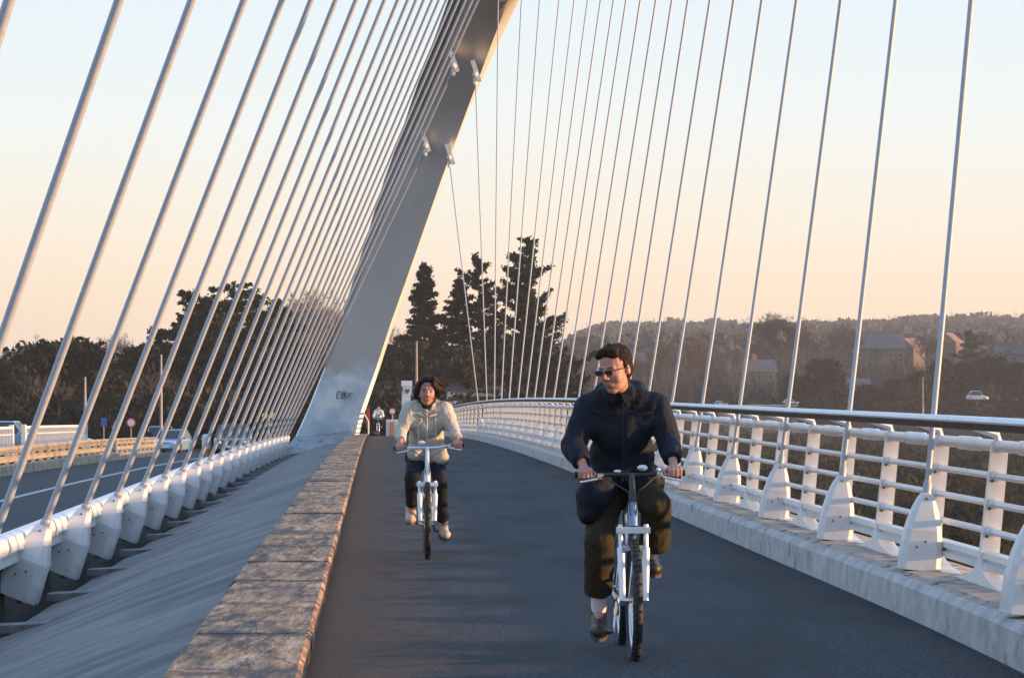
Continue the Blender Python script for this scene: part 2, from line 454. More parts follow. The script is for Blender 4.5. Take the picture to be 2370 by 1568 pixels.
SX = .70
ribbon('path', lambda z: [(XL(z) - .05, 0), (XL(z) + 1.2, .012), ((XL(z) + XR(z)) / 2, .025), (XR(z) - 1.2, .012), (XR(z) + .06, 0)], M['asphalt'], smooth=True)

# worn concrete strip cast in lengths
mb = MB()
z0 = 3.0
brk = [3.0]
while brk[-1] < 165: brk.append(brk[-1] + 2.42)
for a, b in zip(brk[:-1], brk[1:]):
    a2, b2 = a + .018, b - .018
    hh = .12 + random.uniform(-.006, .006)
    nsub = 6
    rings = []
    for i in range(nsub + 1):
        z = a2 + (b2 - a2) * i / nsub
        c = crest(z)
        e = random.uniform(-.003, .003)
        l = random.uniform(-.012, .012)
        x1 = XL(z) + e
        x0 = XL(z) - SX + l
        rings.append([Vector((x0, z, c - .35)), Vector((x1, z, c - .25)), Vector((x1, z, c + hh - .022)), Vector((x1 - .022, z, c + hh)),
                      Vector((x0 + .03, z, c + hh - .004)), Vector((x0, z, c + hh - .04))])
    mb.loft(rings)
kerb_l = mb.build('concrete_kerb', M['strip'])
kerb_l['kind'] = 'structure'

# sloping slab between the strip and the lower anchors
XA = lambda z: -4.90 - .0405 * (z - 31.6) - .0045 * max(0, z - 56)     # line of the left anchors
def slab_prof(z):
    x0 = XL(z) - SX + .02
    x1 = XA(z) + .16
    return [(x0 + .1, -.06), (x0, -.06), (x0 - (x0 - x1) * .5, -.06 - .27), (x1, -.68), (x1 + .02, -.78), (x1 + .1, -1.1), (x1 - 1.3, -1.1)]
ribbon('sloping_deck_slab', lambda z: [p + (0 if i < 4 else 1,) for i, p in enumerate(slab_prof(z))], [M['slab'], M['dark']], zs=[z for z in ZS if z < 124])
ribbon('deck_filler', lambda z: [(XL(z) - .6, -.05), (XA(z) - 1.2, -.3)], M['slab'], zs=[124 + 4 * i for i in range(28)])

# road, lower and to the left
ROADH = -.90
ribbon('road', lambda z: [(XA(z) - .45, ROADH - .3), (XA(z) - .46, ROADH), (-14.95 - .027 * (z - 88) - (0 if z < 142 else min(14, .45 * (z - 142))), ROADH)], M['road'], zs=[5 + 5 * i for i in range(60)])
def road_line(z, w): 
    x = -11.2 - .032 * (z - 66)
    return [(x - w, ROADH + .006), (x + w, ROADH + .006)]
ribbon('road_marking', lambda z: road_line(z, .09), M['marking'], zs=[10 + 5 * i for i in range(40)])
mb = MB()
for k in range(14):
    a = 40 + k * 13
    for z in (a,):
        xa = XA(z) - 1.1
        xb = XA(z + 3) - 1.1
        mb.add([(xa - .06, z, ROADH + crest(z) + .006), (xa + .06, z, ROADH + crest(z) + .006), (xb + .06, z + 3, ROADH + crest(z + 3) + .006), (xb - .06, z + 3, ROADH + crest(z + 3) + .006)], [(0, 1, 2, 3)])

# white edge beam behind the left anchors
t = empty('edge_beam', (0, 0, 0))
tag(t, 'long white painted beam running behind the row of white cable boxes beside the road', 'edge beam')
def beam_prof(z):
    x = XA(z) - .30
    return [(x + .06, -.26), (x + .06, -.16), (x + .11, -.14), (x + .13, -.06), (x + .10, .03), (x + .03, .06), (x - .03, .06), (x - .07, .02), (x - .07, -.26), (x + .06, -.26)]
ribbon('beam', beam_prof, M['white'], zs=[z for z in ZS if z < 118], kind=None, parent=t, smooth=True)
z = 12.0
while z < 117:
    x = XA(z) - .30
    c = crest(z)
    mb = MB()
    mb.tube([(x + .08, z - .40, c - .10), (x + .10, z - .3, c - .10), (x + .10, z + .3, c - .10), (x + .08, z + .4, c - .10)], .038, 8)
    z += 2.1
    mb.build('bracket', M['white'], t, True)
ribbon('recess_wall', lambda z: [(XA(z) - .42, -.10), (XA(z) - .42, -1.3)], M['dark'], kind=None, parent=t, zs=[z for z in ZS if z < 118])  # dark sheet stands for the shade below the beam

# kerb under the railing
KH = .245
def kerb_rings(a, b, n):
    rings = []
    for i in range(n + 1):
        z = a + (b - a) * i / n
        x = XR(z); c = crest(z)
        rings.append([Vector((x + .8, z, c - .5)), Vector((x - .02, z, c - .3)), Vector((x, z, c + .02)), Vector((x + .012, z, c + KH - .045)), Vector((x + .05, z, c + KH)), Vector((x + .075, z, c + KH + .001))][::-1])
    return rings
mb = MB(); mt = MB()
z = 2.0
while z < 240:
    L = 2.0 if z < 80 else 4.0
    mb.loft(kerb_rings(z + .006, z + L - .006, 4 if z < 80 else 2))
    z += L
k = mb.build('kerb', M['kerb']); k['kind'] = 'structure'
ribbon('kerb_top', lambda z: [(XR(z) + .07, KH), (XR(z) + .13, KH + .004), (XR(z) + .135, KH + .018), (XR(z) + .40, KH + .018), (XR(z) + .75, KH - .01), (XR(z) + .8, KH - 1.2)], M['kerbtop'])

# ------------------------------------------------------------------ white railing on the right
def railp(z, off, h):
    """off metres outward from the kerb foot, h above the path; the railing leans outward"""
    return Vector((XR(z) + off, z, crest(z) + h))
rt = empty('bridge_railing', (XR(20), 20, 0))
rt.location = (0, 0, 0)
tag(rt, 'long curved white steel railing with brown-edged handrail on the outer kerb of the path', 'railing')
POFF, LEAN = .42, .10
BASE = KH + .018
RH = 1.08            # post height above the kerb
def pz(z, h):        # point on the railing plane
    return railp(z, POFF + LEAN * (h - BASE), h)
RZ = [3 + 1.05 * i for i in range(70)] + [76.5 + 2.1 * i for i in range(45)]
def rail_tube(name, off_fn, h, r, zs=RZ, m='white', n=8, flat=1.0):
    mb = MB()
    mb.tube([railp(z, off_fn, h) for z in zs], r, n)
    return mb.build(name, M[m], rt, True)
offh = lambda h: POFF + LEAN * (h - BASE) + .0
_zt, _rt = [], []
_z = 3.0
while _z < 150:
    _w = 5.0 + 2.1 * round((_z - 6.05) / 2.1) + 1.05
    for dz, rr in ((-.33, .040), (-.31, .049), (.31, .049), (.33, .040)):
        _zt.append(_w + dz); _rt.append(rr)
    _z = _w + 1.1
mb = MB(); mb.tube([railp(z, offh(1.16), 1.16) for z in _zt], _rt, 10); mb.build('top_rail', M['white'], rt, True)
for h in (.965, .785, .605):
    rail_tube('middle_rail', offh(h) - .01, h, .023)
# bottom beam: two lines
def bb(z):
    o = offh(.42)
    x = XR(z) + o
    return [(x - .04, .36), (x - .045, .40), (x - .02, .405), (x - .02, .425), (x - .045, .43), (x - .04, .47), (x + .03, .475), (x + .035, .36), (x - .04, .36)]
ribbon('bottom_beam', bb, M['white'], kind=None, parent=rt, zs=[z for z in ZS if z < 170])
# handrail: white shell, its shadow beneath coloured in as a brown core, overhanging the path
HO = .16
HZ = 1.335
def hr_shell(z):
    x = XR(z) + HO
    return [(x - .062, HZ - .012), (x - .066, HZ + .0), (x - .05, HZ + .02), (x - .0, HZ + .028), (x + .05, HZ + .02), (x + .066, HZ), (x + .06, HZ - .012)]
def hr_core(z):
    x = XR(z) + HO
    return [(x + .056, HZ - .013), (x + .04, HZ - .05), (x, HZ - .06), (x - .04, HZ - .05), (x - .057, HZ - .013)]
hr = ribbon('handrail', hr_shell, M['white'], kind=None, parent=rt, smooth=True, zs=[z for z in ZS if z < 170])
ribbon('brown_underside', hr_core, M['wood'], kind=None, parent=hr, smooth=True, zs=[z for z in ZS if z < 170])
# posts
def post_mesh():
    mb = MB()
    # profile of a tapered plate; local frame: x outward, y along, z up from kerb
    def ring(h, w, t, dx=0.0):
        x = LEAN * h + dx
        return [Vector((x - w, -t, h)), Vector((x + w, -t, h)), Vector((x + w, t, h)), Vector((x - w, t, h))]
    mb.loft([ring(-.01, .062, .98, .0), ring(.006, .062, .80), ring(.018, .062, .58), ring(.04, .062, .36), ring(.075, .062, .20), ring(.12, .062, .09), ring(.16, .062, .04), ring(.3, .061, .032), ring(.7, .057, .028), ring(.93, .053, .028)])
    # curved arm up and in to the handrail
    mb.tube([(LEAN * .9, 0, .88), (LEAN * .9 - .02, 0, .97), (-.10, 0, 1.02), (HO - POFF + .0, 0, 1.03)], [.03, .03, .022, .018], 6)
    mb.m = [0] * len(mb.f)
    for h in (.965, .785, .605):
        p = Vector((LEAN * (h - BASE) - .01, 0, h - BASE))
        mb.tube([p + Vector((0, -.13, 0)), p + Vector((0, .13, 0))], .034, 8)
        mb.sphere(p + Vector((-.03, -.05, -.03)), .011, 6, 4, m=1)
        mb.sphere(p + Vector((-.03, .05, -.03)), .011, 6, 4, m=1)
    return mb
pm = post_mesh()
first = None
z = 5.0
POSTZ = []
while z < 150:
    POSTZ.append(z); z += 2.1 if z < 108 else 4.2
def Rpost_phase(): pass
p0 = pm.build('post', [M['white'], M['bolt']], rt, True)
posts = []
for i, z in enumerate(POSTZ):
    o = p0 if i == 0 else p0.copy()
    if i:
        COL.objects.link(o); o.parent = rt
    o.location = (XR(z) + POFF, z, crest(z) + BASE)
    ang = math.atan2(XR(z + 1) - XR(z - 1), 2.0)
    o.rotation_euler = (0, 0, -ang)
    posts.append(o)
# ------------------------------------------------------------------ pylon / leaning arch
ARZ, ARH = 130.0, .0
# outline in the photograph -> real points at their distances  (y, outer-left x, inner-left x, right x, Z)
OUT = [(1060, 664, 664, 800, 119.5), (1005, 686, 688, 822, 118.5), (955, 709, 712, 834, 118.0), (850, 751, 754, 871, 117.0), (743, 791, 798, 906, 116.0), (640, 822, 835, 943, 115.0), (525, 858, 878, 983, 113.7),
       (414, 892, 918, 1022, 112.5), (336, 921, 949, 1051, 111.6), (249, 950, 980, 1083, 110.2), (104, 1002, 1036, 1137, 107.0), (0, 1040, 1075, 1176, 104.4), (-110, 1082, 1118, 1217, 101.0), (-250, 1132, 1170, 1266, 97.5)]
rings = []
for (y, xl, xm, xr, Z) in OUT:
    d = 1.5
    L_ = wp(xl, y, Z + .85); M_ = wp(xm, y, Z); R_ = wp(xr, y, Z - .40)
    R2 = wp(xr, y, Z - .40) + Vector((float(np.interp(y, [-250, 0, 200, 525, 743, 1000], [.5, .32, .02, .02, .08, .12])), 1.0, 0)); B2 = wp((xl + xr) / 2, y, Z) + Vector((.1, 1.9, 0))
    rings.append([L_, M_, R_, R2, B2])
# carry on up and over the path and back down out of sight
c_last = sum(rings[-1], Vector()) / 5
base_off = [p - c_last for p in rings[-1]]
ARCH_C = [sum(r, Vector()) / 5 for r in rings]
fan = [(90, 17.6 + 1.4, .95), (78, 21.0, 1.9), (64, 23.3, 2.7), (46, 24.6, 3.2), (28, 24.4, 3.3), (10, 22.8, 3.0), (-10, 19.0, 2.2)]
for (Z, h, X) in fan:
    c = Vector((X, Z, h))
    prev = ARCH_C[-1]
    t_ = (c - prev).normalized()
    a = Vector((1, 0, 0)); a = (a - t_ * a.dot(t_)).normalized(); b = t_.cross(a)
    if b.z > 0: b = -b
    rings.append([c - a * 1.0 - b * .2, c - a * .7 + b * .75, c + a * .8 + b * .75, c + a * .95 - b * .2, c - b * .9])
    ARCH_C.append(c)
arch = empty('leaning_arch', (0, 0, 0))
arch.location = (0, 0, 0)
tag(arch, 'huge pale grey leaning bridge arch rising out of the deck beside the path', 'bridge arch')
def gap(r0, r1, t): return [a.lerp(b, t) for a, b in zip(r0, r1)]
# lower whitewashed part / upper grey part as bands of one body
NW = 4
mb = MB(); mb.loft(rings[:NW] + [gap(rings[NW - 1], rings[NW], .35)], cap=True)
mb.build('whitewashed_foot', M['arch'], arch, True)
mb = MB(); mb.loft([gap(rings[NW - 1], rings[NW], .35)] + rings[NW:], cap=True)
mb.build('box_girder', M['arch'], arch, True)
# dark grey strip along the outer side
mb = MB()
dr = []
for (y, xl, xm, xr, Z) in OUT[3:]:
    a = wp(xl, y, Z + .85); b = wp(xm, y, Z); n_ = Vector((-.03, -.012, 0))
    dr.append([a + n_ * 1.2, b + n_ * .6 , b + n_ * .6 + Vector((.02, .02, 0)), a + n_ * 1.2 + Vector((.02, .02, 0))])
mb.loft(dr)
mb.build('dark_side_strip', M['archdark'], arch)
# flared plinth of the foot
mb = MB()
pl = []
for (y, xl, xr, Z) in ((1048, 672, 815, 118.2), (1020, 682, 812, 118.0)):
    pl.append([wp(xl, y, Z), wp(xr, y - (0 if y > 1030 else 8), Z), wp(xr, y, Z) + Vector((.2, 3, 0)), wp(xl, y, Z) + Vector((0, 3, 0))])
r0 = [wp(650, 1066, 116.5), wp(700, 1056, 115.2), wp(770, 1036, 115.5), wp(822, 1012, 116.5), wp(830, 1012, 121), wp(650, 1060, 121)]
r1 = [wp(668, 1030, 117.2), wp(715, 1038, 116.0), wp(775, 1022, 116.0), wp(818, 1003, 117.0), wp(826, 1003, 121), wp(668, 1030, 121)]
r2 = [wp(684, 1008, 118.0), wp(725, 1010, 117.4), wp(775, 1005, 117.4), wp(812, 996, 117.8), wp(820, 996, 121), wp(684, 1008, 121)]
mb.loft([r0, r1, r2])
mb.build('curved_plinth', M['slabpale'], arch)
# black scrawl
gr = MB()
def stroke(pts, w=2.0):
    for (a, b) in zip(pts[:-1], pts[1:]):
        A = wp(a[0], a[1], 117.15); B = wp(b[0], b[1], 117.15)
        gr.tube([A, B], w * 117.0 / FPX / 2, 5)
for st in ([(781, 906), (779, 921), (786, 921)], [(781, 906), (787, 906)], [(780, 913), (786, 913)], [(790, 906), (789, 922), (794, 922)], [(794, 907), (793, 921)],
           [(797, 906), (796, 921), (801, 924)], [(797, 906), (802, 911), (797, 914), (804, 919)], [(804, 920), (815, 908)], [(806, 908), (810, 913)]):
    stroke(st, 2.4)
gr.build('black_graffiti_scrawl', M['graffiti'], arch)

# ------------------------------------------------------------------ hanger cables with their anchor boxes
def anchor_box(W, H, D, CH, tilt, mats, parent, name='anchor_box'):
    mb = MB()
    lv = [(0, .50), (.52, .43), (.96, .18), (1.0, .15)] if CH > .2 else [(0, .50), (.18, .50), (.36, .48), (.52, .44), (.66, .385), (.80, .31), (.92, .22), (.98, .15), (1.0, .10)]
    rings = []
    ct, st = math.cos(tilt), math.sin(tilt)
    for (h, a) in lv:
        a *= W; c = min(a * .42, CH * W)
        d = D * (.5 if h < .53 else .5 - .28 * (h - .5) / .5)
        cl = c * (.45 if CH > .2 else 1.0)
        sec = [(-a, d), (-a, -d + cl * .6), (-a + cl, -d), (a - c, -d), (a, -d + c * .6), (a, d)]
        rings.append([Vector((u * ct + h * H * st, v, -u * st + h * H * ct)) for (u, v) in sec])
    mb.loft(rings)
    o = mb.build(name, M['whitebox'], parent)
    # bolts / hasp on the front
    mb = MB()
    for (u, h) in ((.05, .38), (-.02, .93), (-.16, .30)):
        p = Vector((u * W * ct + h * H * st, -D * (.5 if h < .5 else .28) - .004, -u * W * st + h * H * ct))
        mb.sphere(p, W * .028, 6, 4)
    # foot bracket
    mb.box(Vector((.16 * W * ct, -D * .3, -.16 * W * st - .015)), (.16 * W, D * .3, .035))
    mb.build('bolt', M['bolt'], o)
    return o

def hanger(name, pa, pt, r, W, H, D, CH, label, group, collar):
    t = empty(name, pa)
    tag(t, label, 'hanger cable', group)
    d = (pt - pa)
    tilt = math.atan2(d.x, d.z)
    anchor_box(W, H, D, CH, tilt, None, t)
    ax = Vector((math.sin(tilt), 0, math.cos(tilt)))
    s0 = ax * (H * .93)
    mb = MB(); mb.tube([s0, d], r, 12, cap=True)
    mb.build('cable', M['cable'], t, True)
    un = (d - s0).normalized()
    if collar:
        mb = MB(); mb.tube([s0 - un * .02, s0 + un * .10, s0 + un * .13], [r * 1.5, r * 1.5, r * 1.05], 12)
        mb.build('collar', M['cable'], t, True)
    return t

ORD = ['first', 'second', 'third', 'fourth', 'fifth', 'sixth', 'seventh', 'eighth', 'ninth', 'tenth', 'eleventh', 'twelfth', 'thirteenth', 'fourteenth', 'fifteenth', 'sixteenth',
       'seventeenth', 'eighteenth', 'nineteenth', 'twentieth', 'twenty-first', 'twenty-second', 'twenty-third', 'twenty-fourth', 'twenty-fifth', 'twenty-sixth']
# x of each cable at the top edge of the photograph, from the one next to the arch foot towards the camera
TOPR = [1009, 1075, 1153, 1207, 1249, 1294, 1329, 1360, 1390, 1420, 1449, 1482, 1518, 1555, 1592, 1643, 1698, 1763, 1843, 1945, 2072, 2246, 2492]
BOTR = [1107, 1127, 1144, 1160, 1178, 1198, 1217, 1236, 1257, 1281, 1307, 1338, 1372, 1410, 1450, 1498, 1555, 1625, 1711, 1822, 1964, 2158, 2412]
BRY = [933, 932, 931, 930, 929, 928.5, 928, 927.5, 927, 926.5, 926, 926, 926, 927, 928, 929, 931, 936, 941, 948, 957, 968, 985]
TOPL = [1146, 1129, 1107, 1094, 1078, 1062, 1047, 1033, 1016, 1000, 981, 963, 944, 921, 890, 858, 824, 777, 720, 653, 565, 444, 276, 22]
def line_pt(x0, y0, x1, y1, y): return x0 + (x1 - x0) * (y - y0) / (y1 - y0)
attach = {}
RJ = []; LJ = []
for j in range(23):
    Z = 109.4 - 4.2 * j
    # anchor stands on the kerb beneath the cable line
    zb = crest(Z) + KH + .02
    yb = HY + (CZ - zb) * FPX / Z
    if j < 2:
        x0, y0 = ((1040, 372), (1100, 180))[j]
    else:
        x0, y0 = TOPR[j], 0
    xb = line_pt(x0, y0, BOTR[j], BRY[j], yb)
    RJ.append((Z, xb, yb, x0, y0))
for j in range(24):
    Z = 115.6 - 4.2 * j
    zt = crest(Z) + .07
    X = XA(Z)
    yt = HY + (CZ - zt) * FPX / Z
    xt = CX + X * FPX / Z
    if j < 2:
        x0, y0 = ((985, 345), (1050, 160))[j]
    else:
        x0, y0 = TOPL[j], 0
    LJ.append((Z, xt, yt, x0, y0))
def attach_pts(j):
    ZA = max(ARCH_C[-1].y, 112 - 4.2 * j)
    Zr, xr, yr, xr0, yr0 = RJ[min(j, 22)]; Zl, xl, yl, xl0, yl0 = LJ[j]
    if j < 2:
        return wp(xr0, yr0, ZA - 1.0), wp(xl0, yl0, ZA - 1.0)
    # find y where the horizontal distance between the two lines equals .85 m
    sep = .85 * FPX / ZA
    kr = (xr - xr0) / (yr - yr0); kl = (xl - xl0) / (yl - yl0)
    y = (xr0 - xl0 - sep) / (kl - kr) if abs(kl - kr) > 1e-6 else 0
    y = -abs(y)
    return wp(xr0 + kr * y, y, ZA), wp(xl0 + kl * y, y, ZA)
lug = MB()
for j in range(24):
    A, B = attach_pts(j)
    if j < 23:
        Z, xb, yb, x0, y0 = RJ[j]
        pa = wp(xb, yb, Z)
        n = 22 - j
        if j == 22: lab = 'white cable anchor box on the kerb, cut by the right edge of the photo'
        elif j == 0: lab = 'thin white cable beside the arch whose foot is farthest along the white railing'
        else: lab = 'thin white cable behind the handrail, %s counting from the right edge of the photo' % ORD[n - 1]
        if j == 21: lab = 'thin white cable behind the handrail, rightmost of all in the photo'
        hanger('hanger_cable', pa, A, .021, .28, .54, .20, .13, lab, 'thin hanger cables along the white railing', j > 8)
    Z, xt, yt, x0, y0 = LJ[j]
    top = wp(xt, yt, Z)
    d = (B - top); tilt = math.atan2(d.x, d.z)
    pa = top - Vector((math.sin(tilt), 0, math.cos(tilt))) * .76
    if j == 23: lab = 'thick white cable crossing only the top left corner of the photo'
    elif j == 0: lab = 'thick white cable ending lowest on the arch, its box nearest the arch foot'
    else: lab = 'thick white cable in front of the road, %s counting from the top left corner' % ORD[23 - j]
    hanger('hanger_cable', pa, B, .037, .45, .80, .36, .24, lab, 'thick hanger cables beside the road', j > 4)
    if j < 6:
        for q in (A, B):
            lug = MB()
            lug.box(q + Vector((.02, .15, .25)), (.16, .5, .75), Matrix.Rotation(R(-18), 3, 'Y').to_3x3())
            lug.tube([q + Vector((0, 0, -.25)), q + Vector((0, 0, .3))], .07, 8)
            lug.sphere(q + Vector((0, -.12, .1)), .10, 8, 5)
            lug.build('cable_lug', M['white'], arch)

# concrete ribs beside the left anchors
rib0 = None
for j in range(24):
    Z, xt, yt, x0, y0 = LJ[j]
    X = XA(Z)
    if rib0 is None:
        mb = MB()
        mb.add([(-.02, -.17, 0), (.42, -.17, .02), (.50, -.10, .03), (.50, .10, .03), (.42, .17, .02), (-.02, .17, 0),
                (-.02, -.17, -.075), (.42, -.17, -.055), (.50, -.10, -.045), (.50, .10, -.045), (.42, .17, -.055), (-.02, .17, -.075)],
               [(0, 1, 2, 3, 4, 5), (11, 10, 9, 8, 7, 6), (0, 6, 7, 1), (1, 7, 8, 2), (2, 8, 9, 3), (3, 9, 10, 4), (4, 10, 11, 5), (5, 11, 6, 0)])
        o = rib0 = mb.build('concrete_ledge', M['slab'])
    else:
        o = rib0.copy(); COL.objects.link(o)
    o.location = (X + .12, Z - .25, crest(Z) - .58)
    if j == 23: lab = 'flat concrete ledge nearest the camera beside the white cable boxes'
    elif j == 0: lab = 'flat concrete ledge beside the white cable box nearest the arch foot'
    else: lab = 'flat concrete ledge at the foot of the thick cable, %s counting from the arch foot' % ORD[j]
    tag(o, lab, 'ledge', 'concrete ledges under the thick cables')
# ------------------------------------------------------------------ land, river bed and hills
def sstep(a, b, t):
    t = min(1, max(0, (t - a) / (b - a))); return t * t * (3 - 2 * t)
RB = [(560, -5.0), (600, -4.5), (650, -3.2), (700, -1.2), (750, 1.5), (900, 5.5), (1300, 11), (1700, 20), (2100, 27), (2500, 29), (6000, 31)]
def ground_z(x, y):
    a = x / max(y, 60.0)
    w = sstep(.012, .030, a)
    yb = 172 + w * 415
    left = -2.9 + (0.0 if y < 330 else min(y - 330, 1200) * .006) + (2.0 * math.sin(x * .004 + 1) if y > 900 else 0)
    right = interp(RB, y) + 3.5 * math.sin(x * .0065 + .6) * sstep(1200, 1800, y) + sstep(.09, .165, a) * 7 * sstep(1300, 1900, y)
    land = left * (1 - w) + right * w
    k = sstep(-14, 14, y - yb)
    n = noise.noise(Vector((x * .03, y * .03, 0))) * .5
    return -9.6 * (1 - k) + land * k + n * (1 - .75 * k)
xs = np.concatenate([np.linspace(-3000, -420, 40), np.linspace(-400, 400, 121), np.linspace(420, 3000, 60)])
ys = np.concatenate([np.linspace(-600, 80, 12), np.linspace(90, 1300, 160), np.linspace(1330, 2600, 50), np.linspace(2800, 6000, 10)])
V = np.array([(x, y, ground_z(x, y)) for y in ys for x in xs])
nx = len(xs)
F = np.array([(j * nx + i, j * nx + i + 1, (j + 1) * nx + i + 1, (j + 1) * nx + i) for j in range(len(ys) - 1) for i in range(nx - 1)])
g = np_mesh('ground', V, F, M['ground']); g['kind'] = 'structure'
g.data.polygons.foreach_set('use_smooth', [True] * len(g.data.polygons))

# ------------------------------------------------------------------ foliage builders (numpy)
def cards(P, size, asp=1.0, droop=0.0, jitter=.5):
    """one small leaf-clump quad per point"""
    n = len(P)
    d = rng.normal(size=(n, 3)); d /= np.linalg.norm(d, axis=1)[:, None]
    e = rng.normal(size=(n, 3)); e -= d * (e * d).sum(1)[:, None]; e /= np.linalg.norm(e, axis=1)[:, None]
    s = size * (1 + jitter * rng.uniform(-1, 1, n))[:, None]
    a = d * s * .5 * asp; b = e * s * .5
    c = P
    V = np.stack([c - a - b, c + a - b * .6, c + a * .8 + b, c - a * .7 + b * .8], 1).reshape(-1, 3)
    return V, np.arange(4 * n).reshape(n, 4)

def fir_pts(h, r, nb=60, ragged=.25, start=.12, power=.85, droop=.35, per=46, plates=False, lean=(0, 0)):
    """whorled boughs: needle tufts strung along each bough and its side shoots"""
    P = []
    nw = max(8, int(nb / 4.6))
    for w in range(nw):
        t0 = start + (1 - start) * w / nw
        for q in range(7 if not plates else 5):
            t = min(.995, t0 + rng.uniform(-.5, .5) / nw)
            tilt = rng.normal() * (.16 if plates else .12)
            L = r * ((1 - t) ** power) * (1 + ragged * rng.normal()) + .06 * r
            L = max(L, .08 * r)
            th = rng.uniform(0, 2 * math.pi)
            m = int(per * 1.5 * (L / r) + 8)
            u = rng.uniform(.12, 1, m) ** .75
            side = rng.normal(size=m) * (.05 + .15 * L * np.sin(np.clip(u, 0, 1) * 2.6) * .5)
            x = u * L
            tip = .12 * L * u ** 2 * (1 if plates else -1)
            hang = np.abs(side) * (.05 if plates else .45)
            z = h * t + x * tilt + (x * .08 if plates else -droop * x * .55) + (0 if plates else .22 * L * u ** 3) - hang + rng.normal(size=m) * (.10 if plates else .08)
            P.append(np.stack([x * math.cos(th) - side * math.sin(th) + lean[0] * t, x * math.sin(th) + side * math.cos(th) + lean[1] * t, z], 1))
    k = 30
    P.append(np.stack([rng.normal(size=k) * .08 + lean[0], rng.normal(size=k) * .08 + lean[1], h * rng.uniform(.93, 1.0, k)], 1))
    return np.concatenate(P)

def branch_tubes(segs, k=4):
    V, F = [], []
    for (a, b, ra, rb) in segs:
        a = np.array(a, float); b = np.array(b, float)
        t = b - a; L = np.linalg.norm(t)
        if L < 1e-6: continue
        t /= L
        u = np.cross(t, (0.3, .2, 1.0)); nu = np.linalg.norm(u)
        if nu < 1e-4: u = np.array((1., 0, 0))
        else: u /= nu
        w = np.cross(t, u)
        n0 = len(V)
        for p, rr in ((a, ra), (b, rb)):
            for q in range(k):
                V.append(p + (u * math.cos(2 * math.pi * q / k) + w * math.sin(2 * math.pi * q / k)) * rr)
        for q in range(k):
            F.append((n0 + q, n0 + (q + 1) % k, n0 + k + (q + 1) % k, n0 + k + q))
    return np.array(V), np.array(F)

def bare_tree(h, r, levels=4, thick=.02, seedv=0, fork=3, spread=.55):
    rr = random.Random(seedv)
    segs, tips = [], []
    def grow(p, d, L, rad, lev):
        n = 3 if lev < levels else 2
        for i in range(n):
            d = (d + Vector((rr.gauss(0, .12), rr.gauss(0, .12), rr.gauss(.04, .08)))).normalized()
            q = p + d * (L / n)
            segs.append((p, q, rad * (1 - .3 * i / n), rad * (1 - .3 * (i + 1) / n)))
            if lev > 0 and lev <= levels and i > 0 and rr.random() < .8:
                side(q, d, L * .55, rad * .5, lev + 1)
            p = q
        if lev < levels:
            for _ in range(fork):
                side(p, d, L * rr.uniform(.6, .85), rad * .62, lev + 1)
        else:
            tips.append((p, d))
    def side(p, d, L, rad, lev):
        if lev > levels:
            tips.append((p, d)); return
        a = rr.uniform(0, 2 * math.pi)
        v = Vector((math.cos(a), math.sin(a), rr.uniform(.0, .9))).normalized()
        grow(p, (d * (1 - spread) + v * spread * 1.1).normalized(), L, rad, lev)
    grow(Vector((0, 0, 0)), Vector((0, 0, 1)), h * .34, h * thick, 0)
    V, F = branch_tubes([s for s in segs if s[2] > 0])
    # scale horizontally to r and to height h
    T = []
    for (p, d) in tips:
        for _ in range(6):
            v = (d + Vector((rr.gauss(0, .6), rr.gauss(0, .6), rr.gauss(.1, .5)))).normalized() * rr.uniform(.5, 1.3) * h * .055
            w = v.cross(Vector((rr.gauss(0, 1), rr.gauss(0, 1), rr.gauss(0, 1)))).normalized() * h * .0016
            q = p
            T.append((q - w, q + w, q + v + w * .5, q + v - w * .5))
    TV = np.array([tuple(x) for t in T for x in t]); TF = np.arange(len(TV)).reshape(-1, 4)
    top = max(V[:, 2].max(), TV[:, 2].max()); wid = np.percentile(np.abs(TV[:, :2]), 96)
    S = np.array([r / wid, r / wid, h / top])
    return V * S, F, TV * S, TF

def place_tree(name, x, ytop, Z, crownfn, label, cat='tree', group=None, gz=None, dx=0):
    p = wp(x, 900, Z)
    z0 = ground_z(p.x, Z) if gz is None else gz
    h = CZ + (HY - ytop) * Z / FPX - z0
    t = empty(name, (p.x, Z, z0 - .1))
    tag(t, label, cat, group)
    crownfn(t, h + .1)
    return t

def ever(r, nb=60, matn='fol_dark', size=.5, per=46, ragged=.25, start=.1, power=.85, droop=.35, plates=False, lean=(0, 0), trunk=.016, k=1.0):
    def fn(t, h):
        P = fir_pts(h, r, nb, ragged, start, power, droop, per, plates, lean)
        P = np.repeat(P, 3, axis=0) + rng.normal(size=(len(P) * 3, 3)) * size * np.array([.40, .40, .22])
        V, F = cards(P, size * .46, 1.9)
        np_mesh('crown', V, F, M[matn], t)
        mb = MB(); mb.tube([(0, 0, -.5), (lean[0] * .5, lean[1] * .5, h * .5), (lean[0] * .97, lean[1] * .97, h * .97)], [h * trunk, h * trunk * .7, .04], 7)
        mb.build('trunk', M['bark'], t, True)
    return fn

